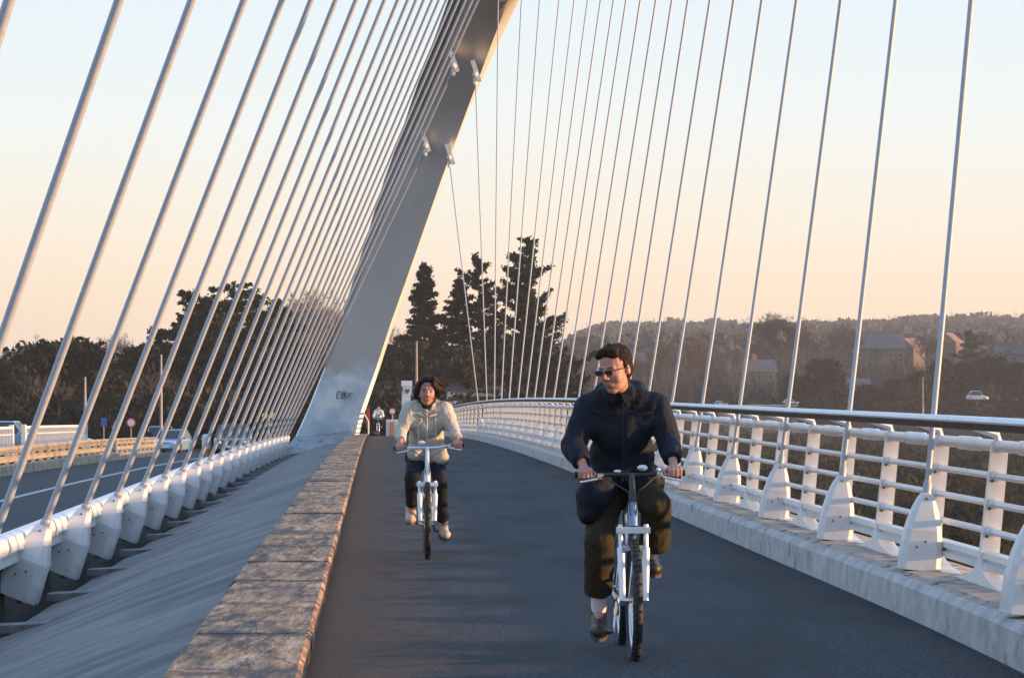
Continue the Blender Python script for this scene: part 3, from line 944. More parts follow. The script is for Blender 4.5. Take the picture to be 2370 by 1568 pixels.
def clumpy(r, matn='fol_dark', n=40, size=.5, per=60, flat=.8, bottom=.05):
    """rounded uneven evergreen or shrub: clumps spread through an ellipsoid"""
    def fn(t, h):
        P = []
        for i in range(n):
            th = rng.uniform(0, 2 * math.pi); u = rng.uniform(bottom, 1)
            env = math.sqrt(max(0, 1 - (2 * (u - .42) / 1.2) ** 2))
            q = r * env * rng.uniform(.25, .95)
            c = np.array([math.cos(th) * q, math.sin(th) * q, u * h * .93])
            cr = min(r, h * .5) * rng.uniform(.18, .36)
            v = rng.normal(size=(per, 3)); v /= np.linalg.norm(v, axis=1)[:, None]
            P.append(c + v * cr * rng.uniform(.5, 1.05, per)[:, None] * np.array([1, 1, flat]))
        P = np.concatenate(P)
        P = np.repeat(P, 2, axis=0) + rng.normal(size=(len(P) * 2, 3)) * size * .5
        P = P[P[:, 2] > 0]
        P[:, 2] = np.minimum(P[:, 2], h)
        V, F = cards(P, size * .55, 1.5)
        np_mesh('crown', V, F, M[matn], t)
        segs = [((0, 0, -.3), (0, 0, h * .5), h * .018, h * .012)]
        for i in range(6):
            a = rng.uniform(0, 6.28); segs.append(((0, 0, h * rng.uniform(.1, .4)), (math.cos(a) * r * .5, math.sin(a) * r * .5, h * rng.uniform(.5, .8)), h * .010, h * .004))
        V, F = branch_tubes(segs, 5)
        np_mesh('trunk', V, F, M['bark'], t)
    return fn

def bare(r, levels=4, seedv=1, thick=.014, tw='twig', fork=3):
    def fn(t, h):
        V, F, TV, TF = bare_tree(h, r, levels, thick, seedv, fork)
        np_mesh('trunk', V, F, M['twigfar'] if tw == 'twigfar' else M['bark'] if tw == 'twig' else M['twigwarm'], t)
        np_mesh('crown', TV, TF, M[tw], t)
    return fn

G1 = 'trees beyond the road'
# left group
place_tree('evergreen_tree', 20, 842, 250, clumpy(3.4, n=30, size=.45), 'low dark evergreen tree at the left edge of the photo', group=G1)
place_tree('evergreen_tree', 95, 790, 262, clumpy(4.2, n=60, size=.5), 'dark evergreen tree just right of the sparse leaning treetop at left', group=G1)
place_tree('sparse_tree', 82, 766, 268, bare(2.0, 3, 5), 'sparse bare treetop leaning above the dark evergreens at far left', group=G1)
place_tree('evergreen_tree', 170, 782, 266, clumpy(5.0, n=80, size=.5, flat=.5), 'broad flat-topped dark evergreen tree left of the faint distant poplars', group=G1)
place_tree('evergreen_tree', 250, 858, 258, clumpy(4.0, n=50, matn='fol_mid', size=.45), 'dull green bushy tree below the faint distant poplars', group=G1)
place_tree('evergreen_tree', 330, 800, 262, clumpy(3.6, n=60, size=.5), 'dark bushy tree touching the left side of the tall cedars', group=G1)
place_tree('bare_tree', 345, 850, 240, bare(2.6, 3, 9), 'leafless brown tree in front of the dark trees, above the blue road sign', group=G1)
place_tree('bare_tree', 150, 860, 238, bare(3.0, 3, 12), 'leafless brown tree in front of the dark evergreens at far left', group=G1)
place_tree('cedar_tree', 455, 668, 275, ever(5.2, nb=64, plates=True, droop=.1, power=.34, ragged=.36, size=.32, per=80), 'tall dark cedar with flat branch layers, left one of the tall pair', group=G1)
place_tree('cedar_tree', 540, 652, 280, ever(6.0, nb=70, plates=True, droop=.1, power=.34, ragged=.38, size=.32, per=80), 'tallest dark cedar with flat branch layers left of the arch', group=G1)
place_tree('cedar_tree', 632, 700, 276, ever(5.2, nb=60, plates=True, droop=.1, power=.40, ragged=.25, size=.32, per=80), 'lower dark cedar between the tallest cedar and the pale bare tree', group=G1)
place_tree('cedar_tree', 405, 745, 268, ever(3.8, nb=40, plates=True, droop=.1, power=.45, ragged=.35, size=.32, per=70), 'short ragged cedar reaching out left of the tall cedars', group=G1)
place_tree('evergreen_tree', 480, 725, 272, clumpy(5.5, n=110, size=.5), 'dense black-green tree filling the middle of the tall cedar group', group=G1)
place_tree('evergreen_tree', 610, 765, 272, clumpy(4.6, n=100, size=.5), 'dense black-green tree right of the tallest cedar, under the pale bare tree', group=G1)
place_tree('evergreen_tree', 300, 845, 262, clumpy(4.0, n=60, size=.5), 'low black-green tree just left of the cedar group', group=G1)
place_tree('evergreen_tree', 560, 800, 262, clumpy(6.5, n=110, size=.5), 'wide black-green bushy tree at the foot of the tall cedars', group=G1)
place_tree('evergreen_tree', 680, 810, 262, clumpy(4.5, n=80, size=.5), 'black-green bushy tree beside the left flank of the arch', group=G1)
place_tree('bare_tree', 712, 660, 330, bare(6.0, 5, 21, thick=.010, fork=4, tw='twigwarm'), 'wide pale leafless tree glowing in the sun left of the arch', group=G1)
place_tree('bare_tree', 655, 700, 345, bare(4.4, 4, 23, thick=.012), 'smaller leafless tree behind the tallest cedar', group=G1)
# middle group
G2 = 'trees beyond the end of the path'
place_tree('bare_tree', 915, 738, 330, bare(2.6, 4, 31), 'leafless tree with pinkish twigs right against the arch', group=G2)
place_tree('evergreen_tree', 890, 800, 300, clumpy(3.2, n=60, matn='fol_mid', size=.45), 'dull green tree right against the sunlit edge of the arch', group=G2)
place_tree('fir_tree', 983, 606, 300, ever(3.8, nb=130, size=.28, ragged=.20, droop=.45, per=100, start=.1, power=.80), 'dense pointed dark fir above the woman cyclist', group=G2)
place_tree('fir_tree', 1063, 640, 305, ever(3.1, nb=96, size=.28, ragged=.34, droop=.3, per=84, start=.15, power=.70), 'slimmer dark fir between the dense fir and the ragged tall conifer', group=G2)
place_tree('fir_tree', 1192, 548, 300, ever(3.7, nb=90, size=.30, ragged=.42, droop=-.35, per=80, start=.28, power=.55, lean=(1.3, 0)), 'tallest ragged conifer leaning right above the far end of the railing', group=G2)
place_tree('fir_tree', 1140, 588, 304, ever(2.4, nb=56, size=.30, ragged=.55, droop=-.4, per=40, start=.36, power=.45, lean=(-1.7, 0)), 'gaunt secondary conifer top leaning left beside the tallest conifer', group=G2)
place_tree('evergreen_tree', 960, 790, 285, clumpy(3.8, n=70, matn='fol_mid', size=.45), 'dull green bushy tree at the foot of the dense pointed fir', group=G2)
place_tree('evergreen_tree', 1060, 800, 285, clumpy(3.8, n=70, size=.45, matn='fol_mid'), 'dull green bushy tree behind the right shoulder of the woman cyclist', group=G2)
place_tree('evergreen_tree', 1150, 785, 290, clumpy(3.6, n=80, size=.45), 'dark bushy tree below the gaunt conifer top', group=G2)
place_tree('evergreen_tree', 1240, 770, 292, clumpy(3.4, n=80, size=.45), 'dark bushy tree below the tallest conifer', group=G2)
place_tree('evergreen_tree', 1318, 800, 300, clumpy(2.0, n=60, size=.45), 'dark bushy tree at the right end of the conifer group', group=G2)
place_tree('bare_tree', 1375, 810, 330, bare(1.9, 3, 41), 'small leafless tree just left of the head of the man cyclist', group=G2)
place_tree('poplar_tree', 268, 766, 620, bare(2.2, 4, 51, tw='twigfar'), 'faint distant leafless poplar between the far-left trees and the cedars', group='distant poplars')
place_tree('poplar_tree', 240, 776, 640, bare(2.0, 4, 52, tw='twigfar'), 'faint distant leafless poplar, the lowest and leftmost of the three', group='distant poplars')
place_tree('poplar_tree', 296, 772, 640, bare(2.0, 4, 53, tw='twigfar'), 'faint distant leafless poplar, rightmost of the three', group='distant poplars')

# right bank
G3 = 'trees on the far river bank'
RT = [
 ('evergreen_tree', 1905, 832, 600, clumpy(4.8, n=90, matn='fol_dark', size=.7), 'round dark evergreen tree on the far bank, right of the centre of the railing'),
 ('evergreen_tree', 1838, 862, 604, clumpy(2.8, n=50, matn='fol_dark', size=.6), 'low dark evergreen left of the round dark evergreen on the bank'),
 ('bare_tree', 1640, 775, 640, bare(4.6, 4, 61, tw='twig'), 'brown leafless tree above the left shoulder of the man in the dark jacket'),
 ('bare_tree', 1600, 800, 620, bare(4.0, 4, 62, tw='twig'), 'brown leafless tree closest to the head of the man, on the far bank'),
 ('bare_tree', 1700, 800, 620, bare(3.8, 4, 63, tw='twig'), 'brown leafless tree left of the low house with the round window'),
 ('bare_tree', 1810, 718, 720, bare(6.5, 5, 64, tw='twigfar', thick=.010), 'tall pale leafless tree standing above the ridge line'),
 ('bare_tree', 1868, 735, 730, bare(5.0, 4, 65, tw='twigfar', thick=.010), 'leafless tree on the ridge just right of the tallest pale one'),
 ('bare_tree', 1755, 770, 700, bare(4.6, 4, 66, tw='twigfar'), 'leafless grey tree behind the low house with the round window'),
 ('bare_tree', 1945, 740, 760, bare(5.2, 4, 67, tw='twigfar'), 'leafless grey tree behind the large slate-roofed house'),
 ('cedar_tree', 2246, 764, 720, ever(5.0, nb=50, plates=True, droop=.1, power=.6, ragged=.25, size=.7, per=40, matn='fol_mid'), 'lone cedar with flat layers between the two houses on the hill'),
 ('evergreen_tree', 2178, 830, 620, clumpy(4.0, n=60, matn='fol_dark', size=.7), 'dark spiky evergreen left of the second cable from the right'),
 ('evergreen_tree', 2120, 860, 610, clumpy(3.4, n=60, matn='fol_brown', size=.6), 'rust-brown leafy shrub tree below the large slate-roofed house'),
 ('evergreen_tree', 2075, 880, 605, clumpy(3.6, n=60, matn='fol_brown', size=.6), 'rust-brown shrub tree right of the round dark evergreen'),
 ('evergreen_tree', 2010, 888, 606, clumpy(3.2, n=50, matn='fol_brown', size=.6), 'low brown shrub tree just right of the round dark evergreen'),
 ('evergreen_tree', 2300, 815, 630, clumpy(4.8, n=80, matn='fol_dark', size=.7), 'broad dark evergreen behind the parked white van'),
 ('evergreen_tree', 2236, 840, 620, clumpy(3.6, n=60, matn='fol_dark', size=.7), 'dark evergreen left of the parked white van'),
 ('evergreen_tree', 2360, 840, 625, clumpy(3.8, n=60, matn='fol_dark', size=.7), 'dark evergreen cut by the right edge of the photo'),
 ('bare_tree', 2330, 740, 760, bare(5.0, 4, 68, tw='twigfar'), 'leafless grey tree near the top of the ridge at far right'),
 ('bare_tree', 2150, 775, 740, bare(4.4, 4, 69, tw='twigfar'), 'leafless grey tree left of the lone cedar'),
 ('bare_tree', 1540, 790, 640, bare(3.6, 4, 70, tw='twig'), 'leafless brown tree right above the head of the man'),
 ('bare_tree', 1480, 800, 620, bare(3.4, 4, 71, tw='twig'), 'leafless brown tree rising behind the hair of the man'),
 ('bare_tree', 1425, 805, 620, bare(3.4, 4, 72, tw='twig'), 'leafless brown tree behind the man, left of his head'),
 ('pine_tree', 1650, 738, 2000, clumpy(9, n=60, matn='fol_mid', size=2.0), 'distant round-headed pine standing out on the hazy ridge'),
 ('pine_tree', 1740, 755, 1900, clumpy(6, n=50, matn='fol_mid', size=2.0), 'distant pine on the ridge right of the round-headed one'),
 ('pine_tree', 1560, 735, 2050, clumpy(7, n=50, matn='fol_mid', size=2.0), 'distant pine, smaller, left of the round-headed one on the ridge'),
]
for (nm, x, yt, Z, fn, lab) in RT:
    place_tree(nm, x, yt, Z, fn, lab, group=G3)

# woodland masses that read as one: far hillside, bank undergrowth, river-bed scrub
def wood_mass(name, n, yrange, arange, hrange, rrange, matn, label, cards_per=60, size=.8, clump=False, seedv=3, zlift=0):
    r_ = np.random.default_rng(seedv)
    Vs, Fs = [], []
    off = 0
    for i in range(n):
        y = r_.uniform(*yrange); a = r_.uniform(*arange); x = a * y
        z = ground_z(x, y) + zlift
        h = r_.uniform(*hrange); r = r_.uniform(*rrange)
        m = cards_per
        u = r_.uniform(0.0, 1, m); th = r_.uniform(0, 6.283, m)
        env = np.sqrt(np.clip(1 - (2 * (u - .45) / 1.25) ** 2, 0, 1)) * r * np.sqrt(r_.uniform(0.0, 1, m))
        P = np.stack([x + np.cos(th) * env, y + np.sin(th) * env, z + u * h], 1)
        if clump:
            c = P
            d = r_.normal(size=(m, 3)); d /= np.linalg.norm(d, axis=1)[:, None]
            e = r_.normal(size=(m, 3)); e -= d * (e * d).sum(1)[:, None]; e /= np.linalg.norm(e, axis=1)[:, None]
            s = size * r_.uniform(.5, 1.4, m)[:, None] * .5
            V = np.stack([c - d * s - e * s, c + d * s - e * s, c + d * s + e * s, c - d * s + e * s], 1)
        else:
            up = np.stack([np.cos(th) * .45, np.sin(th) * .45, r_.uniform(.5, 1.2, m)], 1) * size * r_.uniform(1.2, 3, m)[:, None]
            w = np.stack([-np.sin(th), np.cos(th), r_.normal(size=m) * .3], 1) * size * .085
            V = np.stack([P - w, P + w, P + up + w * .3, P + up - w * .3], 1)
        Vs.append(V.reshape(-1, 3)); Fs.append(np.arange(4 * m).reshape(m, 4) + off); off += 4 * m
    o = np_mesh(name, np.concatenate(Vs), np.concatenate(Fs), M[matn])
    tag(o, label, None, None, 'stuff')
    return o
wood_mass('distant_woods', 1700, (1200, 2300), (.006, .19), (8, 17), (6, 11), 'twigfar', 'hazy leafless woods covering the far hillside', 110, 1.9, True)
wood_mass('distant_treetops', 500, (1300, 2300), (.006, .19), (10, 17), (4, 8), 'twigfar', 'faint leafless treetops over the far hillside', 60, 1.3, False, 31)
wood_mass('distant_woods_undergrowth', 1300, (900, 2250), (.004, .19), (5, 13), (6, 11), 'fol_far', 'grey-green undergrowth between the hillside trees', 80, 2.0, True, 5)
wood_mass('bank_woods', 330, (615, 850), (.014, .19), (4, 8.5), (2.5, 4.5), 'twigfar', 'leafless brown trees crowding the far river bank', 140, 1.0, False, 8)
wood_mass('bank_shrubs', 260, (600, 840), (.014, .19), (1.5, 5.0), (2.5, 4.5), 'fol_dark', 'dull green shrubs along the far river bank', 90, .8, True, 9)
wood_mass('left_shrubs', 160, (225, 330), (-.18, -.035), (1.5, 5.0), (1.5, 3.0), 'fol_dark', 'dark shrubs filling the foot of the trees beyond the road', 130, .5, True, 10)
wood_mass('left_thicket', 18, (215, 300), (-.18, -.04), (3.0, 6.5), (1.5, 3.0), 'twig', 'brown leafless thicket in front of the dark trees', 60, .34, False, 16)
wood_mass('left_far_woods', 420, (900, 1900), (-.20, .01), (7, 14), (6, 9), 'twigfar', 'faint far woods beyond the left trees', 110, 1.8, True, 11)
wood_mass('middle_shrubs', 70, (250, 320), (-.05, .022), (2, 5.0), (1.5, 3.0), 'fol_dark', 'dark shrubs at the foot of the conifers', 120, .5, True, 12)
wood_mass('riverbed_scrub', 420, (120, 590), (.01, .21), (.8, 3.0), (1.2, 4.2), 'fol_brown', 'dark brown scrub on the river bed seen through the railing', 70, .45, False, 13)
wood_mass('riverbed_grass', 720, (120, 590), (.01, .21), (.6, 2.6), (1.5, 5), 'fol_dark', 'dark green brambles on the river bed', 60, .6, True, 14)

# ------------------------------------------------------------------ houses on the far bank
def house(x, yb, Z, w, d, h, roofh, rm, wm, label, rot=0.0, chim=((.3, .0),), wins=3, hip=.0, name='house'):
    p = wp(x, yb, Z)
    t = empty(name, (p.x, Z, p.z), rot)
    tag(t, label, 'house', 'houses on the far bank')
    mb = MB(); mb.box((0, 0, h / 2 - 3), (w, d, h + 6)); 
    mb.loft([[Vector((-w / 2, -d / 2, h)), Vector((-w / 2, d / 2, h)), Vector((-w / 2 + .01, 0, h + roofh - .05))], [Vector((w / 2, -d / 2, h)), Vector((w / 2, d / 2, h)), Vector((w / 2 - .01, 0, h + roofh - .05))]])
    mb.build('wall', M[wm], t)
    e = .35; k = hip
    mb = MB()
    A = [Vector((-w / 2 - e, -d / 2 - e, h - .2)), Vector((w / 2 + e, -d / 2 - e, h - .2)), Vector((w / 2 + e, d / 2 + e, h - .2)), Vector((-w / 2 - e, d / 2 + e, h - .2))]
    B = [Vector((-w / 2 - e + k, -.05, h + roofh)), Vector((w / 2 + e - k, -.05, h + roofh)), Vector((w / 2 + e - k, .05, h + roofh)), Vector((-w / 2 - e + k, .05, h + roofh))]
    up = Vector((0, 0, .18))
    mb.loft([[a for a in A], [a + up for a in A], [b + up for b in B]])
    rf = mb.build('roof', M[rm], t)
    for (cx_, cy_) in chim:
        mb = MB(); mb.box((cx_ * w, cy_ * d, h + roofh + .3), (.9, .7, 2.2)); mb.box((cx_ * w, cy_ * d, h + roofh + 1.45), (1.05, .85, .12))
        mb.build('chimney', M['chim'], rf)
    for i in range(wins):
        xx = -w / 2 + w * (i + .5) / wins
        mb = MB(); mb.box((xx, -d / 2 - .02, h * .5), (.95, .08, 1.15)); f = mb.build('window', M['woodwindow'], t)
        mb = MB(); mb.box((xx, -d / 2 - .06, h * .5), (.75, .04, .95)); mb.build('pane', M['glass'], f)
    return t
house(1735, 882, 690, 11, 7, 2.2, 2.6, 'slate', 'plaster', 'low pale house with a long slate roof on the far bank behind the middle cables', .12, ((.1, 0),), 4)
house(2035, 838, 790, 13, 8, 3.6, 4.2, 'slate', 'plaster', 'large slate-roofed house with two brick chimneys on the hill', -.05, ((.12, 0), (.44, 0)), 5, 3.0)
house(2105, 822, 800, 6, 6, 2.2, 2.2, 'tileroof', 'plasterpink', 'small pink house with white gable beside the large slate-roofed house', .9, (), 2)
house(2196, 812, 830, 6, 6, 2.4, 2.4, 'tileroof', 'plasterpink', 'pinkish gabled house on the hill crossed by the second cable from the right', 1.1, (), 2)
house(2352, 842, 760, 9, 7, 2.6, 2.6, 'slate', 'plaster', 'blue-roofed house at the right edge of the photo', -.3, ((-.2, 0),), 3)
house(2285, 798, 1000, 10, 7, 2.2, 2.6, 'slate', 'plaster', 'hazy grey house high on the hill at far right', .2, (), 3)
house(1960, 908, 640, 9, 5, 1.6, 1.2, 'slate', 'plaster', 'low grey shed roof right of the round dark evergreen on the bank', .0, (), 2)
house(1440, 864, 700, 10, 7, 2.4, 2.4, 'slate', 'plaster', 'grey-roofed house on the bank hidden mostly by the head of the man', .1, ((0, 0),), 3)

# long river wall with a pale coping on the far bank
t = empty('river_wall', (0, 0, 0)); tag(t, 'long low wall with a pale coping at the water side of the far bank', 'wall')
mb = MB(); mc = MB()
for (xa, xb) in ((1660, 1845),):
    A = wp(xa, 930, 585); B = wp(xb, 930, 585)
    mb.box(((A.x + B.x) / 2, 585, -4.4), (B.x - A.x, .6, 5.4)); mc.box(((A.x + B.x) / 2, 585, -1.6), (B.x - A.x + .3, .9, .25))
mb.build('wall_face', M['plaster'], t); mc.build('coping', M['marking'], t)
# ------------------------------------------------------------------ road side: barrier, fence, cars, signs
def lx(z): return -15.05 - .027 * (z - 88)
bt = empty('road_barrier', (0, 0, 0)); tag(bt, 'low sunlit crash barrier with two rails along the far side of the road', 'barrier')
zs_b = [48 + 2 * i for i in range(48)]
ribbon('base', lambda z: [(lx(z) + .18, ROADH), (lx(z) + .16, ROADH + .26), (lx(z) - .3, ROADH + .27), (lx(z) - .3, ROADH - .6)], M['barrier'], kind=None, parent=bt, zs=[z for z in zs_b if z < 142])
for h, w in ((.46, .10), (.74, .12)):
    ribbon('rail', lambda z, h=h, w=w: [(lx(z) + .06, ROADH + h - w), (lx(z) + .10, ROADH + h - w * .6), (lx(z) + .10, ROADH + h + w * .6), (lx(z) + .05, ROADH + h + w), (lx(z) - .02, ROADH + h + w), (lx(z) - .02, ROADH + h - w), (lx(z) + .06, ROADH + h - w)], M['barrier'], kind=None, parent=bt, zs=[z for z in zs_b if z < 142])
p0b = None
z = 49.0
while z < 141:
    if p0b is None:
        mb = MB(); mb.box((0, 0, .42), (.10, .12, .84)); o = p0b = mb.build('post', M['white'], bt)
    else:
        o = p0b.copy(); COL.objects.link(o); o.parent = bt
    o.location = (lx(z) - .07, z, ROADH + crest(z)); z += 2.0
def bar_fence(a, b, off, label):
    t = empty('railing', (0, 0, 0)); tag(t, label, 'railing', 'white railings beyond the crash barrier')
    X = lambda z: lx(z) - off
    top = lambda z: ROADH + crest(z) + 1.36
    mb = MB(); mb.tube([(X(z), z, top(z)) for z in np.linspace(a, b, 10)], .05, 8); mb.build('handrail', M['white'], t, True)
    mb = MB(); mb.tube([(X(z), z, top(z) - .62) for z in np.linspace(a, b, 10)], .035, 6); mb.tube([(X(z), z, top(z) - .22) for z in np.linspace(a, b, 10)], .025, 6)
    z = a
    while z < b:
        mb.box((X(z), z, top(z) - .3), (.05, .05, .6)); z += .5
    mb.build('infill_panel', M['white'], t)
    for z in (a, b):
        mb = MB(); mb.box((X(z), z, top(z) - .45), (.16, .30, 1.1), taper=.8); mb.build('end_post', M['white'], t)
bar_fence(64, 98, .9, 'white barred railing beyond the crash barrier at the left edge of the photo')
bar_fence(101, 119, .9, 'shorter white barred railing beyond the crash barrier, right of the gap')

def car(x, z, yaw, body, label, gz, sc=(1, 1, 1), van=False, cat='car', group='cars on the road'):
    t = empty('car' if not van else 'van', (x, z, gz), yaw)
    tag(t, label, cat, group)
    W_, L_ = 1.74 * sc[0], 4.2 * sc[1]
    k = sc[2]
    def sec(y, w, z0, z1, r=.12):
        w = w / 2
        return [Vector((-w + .05, y, z0)), Vector((w - .05, y, z0)), Vector((w, y, z0 + .12)), Vector((w, y, z1 - r)), Vector((w - r, y, z1)), Vector((-w + r, y, z1)), Vector((-w, y, z1 - r)), Vector((-w, y, z0 + .12))]
    mb = MB()
    h1 = .88 * k if not van else 1.0 * k
    mb.loft([sec(-L_ / 2, W_ * .82, .30, .62 * k), sec(-L_ / 2 + .10, W_ * .93, .24, .70 * k), sec(-L_ * .40, W_ * .98, .2, .78 * k), sec(-L_ * .22, W_, .2, h1), sec(L_ * .30, W_, .2, h1 + .04), sec(L_ * .46, W_ * .96, .22, h1), sec(L_ / 2, W_ * .88, .30, h1 - .15)])
    bd = mb.build('body', body, t, True)
    hr = (1.42 if not van else 1.85) * k
    mb = MB()
    def cs(y, w, z_): return [Vector((-w / 2, y, z_)), Vector((w / 2, y, z_))]
    base = [Vector((-W_ * .47, -L_ * .24, h1 - .04)), Vector((W_ * .47, -L_ * .24, h1 - .04)), Vector((W_ * .47, L_ * .43, h1)), Vector((-W_ * .47, L_ * .43, h1))]
    tp = [Vector((-W_ * .38, -L_ * .08, hr - .06)), Vector((W_ * .38, -L_ * .08, hr - .06)), Vector((W_ * .38, L_ * .30, hr - .05)), Vector((-W_ * .38, L_ * .30, hr - .05))]
    mb.loft([base, tp]); mb.build('windows', M['glass'], t)
    mb = MB()
    r0 = [p + Vector((0, 0, 0)) for p in tp]
    r0 = [Vector((p.x * 1.03, p.y * 1.02, p.z)) for p in tp]; r1 = [Vector((p.x * .9, p.y * .96, p.z + .07)) for p in tp]
    mb.loft([r0, r1])
    for a, b in zip(base, tp): mb.tube([a * 1.0, b * 1.0 + Vector((0, 0, .02))], .035, 6)
    mb.build('roof', body, bd, True)
    for sx_ in (-1, 1):
        mb = MB(); mb.sphere((sx_ * W_ * .36, -L_ / 2 + .03, .60 * k), (.16, .07, .08), 10, 6); mb.build('headlight', M['lampglass'], t, True)
        mb = MB(); mb.box((sx_ * (W_ * .5 + .08), -L_ * .19, h1 + .02), (.18, .10, .13)); mb.build('mirror', body, t)
        for sy in (-1, 1):
            mb = MB(); mb.tube([(sx_ * (W_ / 2 - .20), sy * L_ * .31, .31), (sx_ * (W_ / 2 - .0), sy * L_ * .31, .31)], .31, 18)
            w = mb.build('wheel', M['rubber'], t, True)
            mb = MB(); mb.tube([(sx_ * (W_ / 2 - .02), sy * L_ * .31, .31), (sx_ * (W_ / 2 + .012), sy * L_ * .31, .31)], .19, 14); mb.build('rim', M['chrome'], w, True)
    mb = MB(); mb.box((0, -L_ / 2 - .015, .42), (.52, .03, .11)); mb.build('number_plate', M['lampglass'], t)
    mb = MB(); mb.box((0, -L_ / 2 + .03, .60 * k), (.6, .05, .12)); mb.build('grille', M['rubber'], t)
    return t
M['carblue'] = mat('pale_blue_car_paint', (.22, .34, .48), None, .25, coat=.6)
M['carwhite'] = mat('white_car_paint', (.6, .62, .64), None, .3, coat=.5)
M['cardark'] = mat('dark_car_paint', (.012, .02, .03), None, .15, coat=1)
M['carsilver'] = mat('silver_car_paint', (.40, .43, .47), None, .3, metal=.3, coat=.5)
def rz(z): return ROADH + crest(z)
def carpx(px_, z, *a, dz=0, **k): return car((px_ - CX) * z / FPX, z, a[0], a[1], a[2], rz(z) + dz, **k)
carpx(398, 186, R(-6), M['carblue'], 'pale blue car driving on the road just past the end of the crash barrier')
carpx(440, 236, R(-4), M['carblue'], 'blue car farther off, just right of the nearest pale blue one')
carpx(541, 150, R(3), M['cardark'], 'dark car with a bright roof edge seen between the thick cables', sc=(1.05, 1.05, 1.05))
carpx(368, 232, R(-6), M['carwhite'], 'white van behind the end of the crash barrier', van=True, cat='van')
car((140 - CX) * 205 / FPX, 205, R(75), M['carsilver'], 'silver car parked beyond the white railing at far left', -2.55, group='parked cars')
car((28 - CX) * 215 / FPX, 215, R(80), M['carblue'], 'blue van parked beyond the railing at the left edge of the photo', -2.6, van=True, cat='van', group='parked cars')
p = wp(2190, 962, 640); car(p.x, 640, R(88), M['cardark'], 'dark parked car showing just above the handrail at right', p.z - .8, group='parked cars', sc=(1, 1.1, 1))
p = wp(2218, 972, 630); car(p.x, 630, R(92), M['carsilver'], 'silver parked car showing just above the handrail beside the dark one', p.z - .6, group='parked cars')
p = wp(2262, 926, 590); car(p.x, 590, R(90), M['carwhite'], 'white van parked on the far bank near the right edge of the photo', p.z, van=True, cat='van', group='parked cars')
p = wp(1830, 926, 583); car(p.x - 0, 583, R(90), M['carwhite'], 'small white vehicle on the bank left of the round dark evergreen', p.z - .8, group='parked cars', sc=(.7, .7, .7))
p = wp(1668, 932, 590); car(p.x - 0, 590, R(90), M['carwhite'], 'white vehicle low on the bank above the handrail, right of the man', p.z - .5, group='parked cars', sc=(.7, .6, .6))

def pole(px_, ytop, ybot, Z, r, label, cat='pole', name='pole', arm=None, m='pole'):
    a, b = wp(px_, ybot, Z), wp(px_, ytop, Z)
    t = empty(name, a); tag(t, label, cat)
    h = b.z - a.z
    mb = MB(); mb.tube([(0, 0, -1.5), (0, 0, h * .5), (0, 0, h)], [r * 1.2, r, r * .7], 10); mb.build('shaft', M[m], t, True)
    mb = MB(); mb.tube([(0, 0, -1.5), (0, 0, .6)], [r * 1.7, r * 1.5], 10); mb.build('base', M[m], t, True)
    if arm:
        mb = MB(); mb.tube([(0, 0, h - .05), (arm * .5, 0, h + .25), (arm, 0, h + .3)], r * .5, 8); ar = mb.build('arm', M[m], t, True)
        mb = MB(); mb.sphere((arm * 1.15, 0, h + .27), (.38, .16, .09), 10, 6); mb.build('lamp_head', M['silver'], ar, True)
    return t
pole(197, 872, 1015, 225, .11, 'slender pinkish lamp post in front of the dark trees at far left', 'lamp post', 'lamp_post')
pole(373, 820, 1010, 222, .10, 'slender lamp post in front of the cedars, left of the thick cables', 'lamp post', 'lamp_post')
pole(964, 790, 960, 255, .11, 'sunlit lamp post rising behind the head of the woman cyclist', 'lamp post', 'lamp_post')
pole(2136, 872, 950, 590, .12, 'thin pale mast standing among the rust-brown shrubs on the far bank', 'pole')
pole(1528, 1, 2, 900, .01, 'x', 'pole') if False else None
def sign(px_, y0, y1, w, Z, shape, m, label, ybot, face=None):
    c = wp(px_, (y0 + y1) / 2, Z); h = (y1 - y0) * Z / FPX; wd = w * Z / FPX
    g = wp(px_, ybot, Z)
    t = empty('road_sign', g); tag(t, label, 'road sign')
    mb = MB(); mb.tube([(0, .05, -.6), (0, .05, c.z - g.z + h * .3)], .04, 8); mb.build('post', M['pole'], t, True)
    zc = c.z - g.z
    if shape == 'disc':
        mb = MB(); mb.tube([(0, .0, zc), (0, .04, zc)], wd / 2, 24); pn = mb.build('panel', M[m], t, True)
        mb = MB(); mb.tube([(0, -.012, zc), (0, -.006, zc)], wd * .36, 24); mb.build('centre', M['carwhite'], pn, True)
    elif shape == 'tri':
        mb = MB(); mb.loft([[Vector((-wd / 2, y, zc - h / 2)), Vector((wd / 2, y, zc - h / 2)), Vector((0, y, zc + h / 2))] for y in (0, .04)]); mb.build('panel', M[m], t)
    else:
        mb = MB(); mb.box((0, 0, zc), (wd, .05, h)); pn = mb.build('panel', M[m], t)
        if face:
            mb = MB()
            for (fx, fz, fw, fh, fm) in face: mb.box((fx * wd, -.035, zc + fz * h), (fw * wd, .02, fh * h))
            mb.build('marking', M[face[0][4]], pn)
    return t
sign(240, 966, 986, 12, 215, 'box', 'signblue', 'blue rectangular road sign in front of the dark trees at left', 1012)
sign(303, 965, 990, 22, 218, 'disc', 'signred', 'round red and white road sign between the thick cables', 1012)
sign(266, 972, 992, 16, 222, 'tri', 'pole', 'back of a grey triangular road sign between the blue and the red signs', 1012)
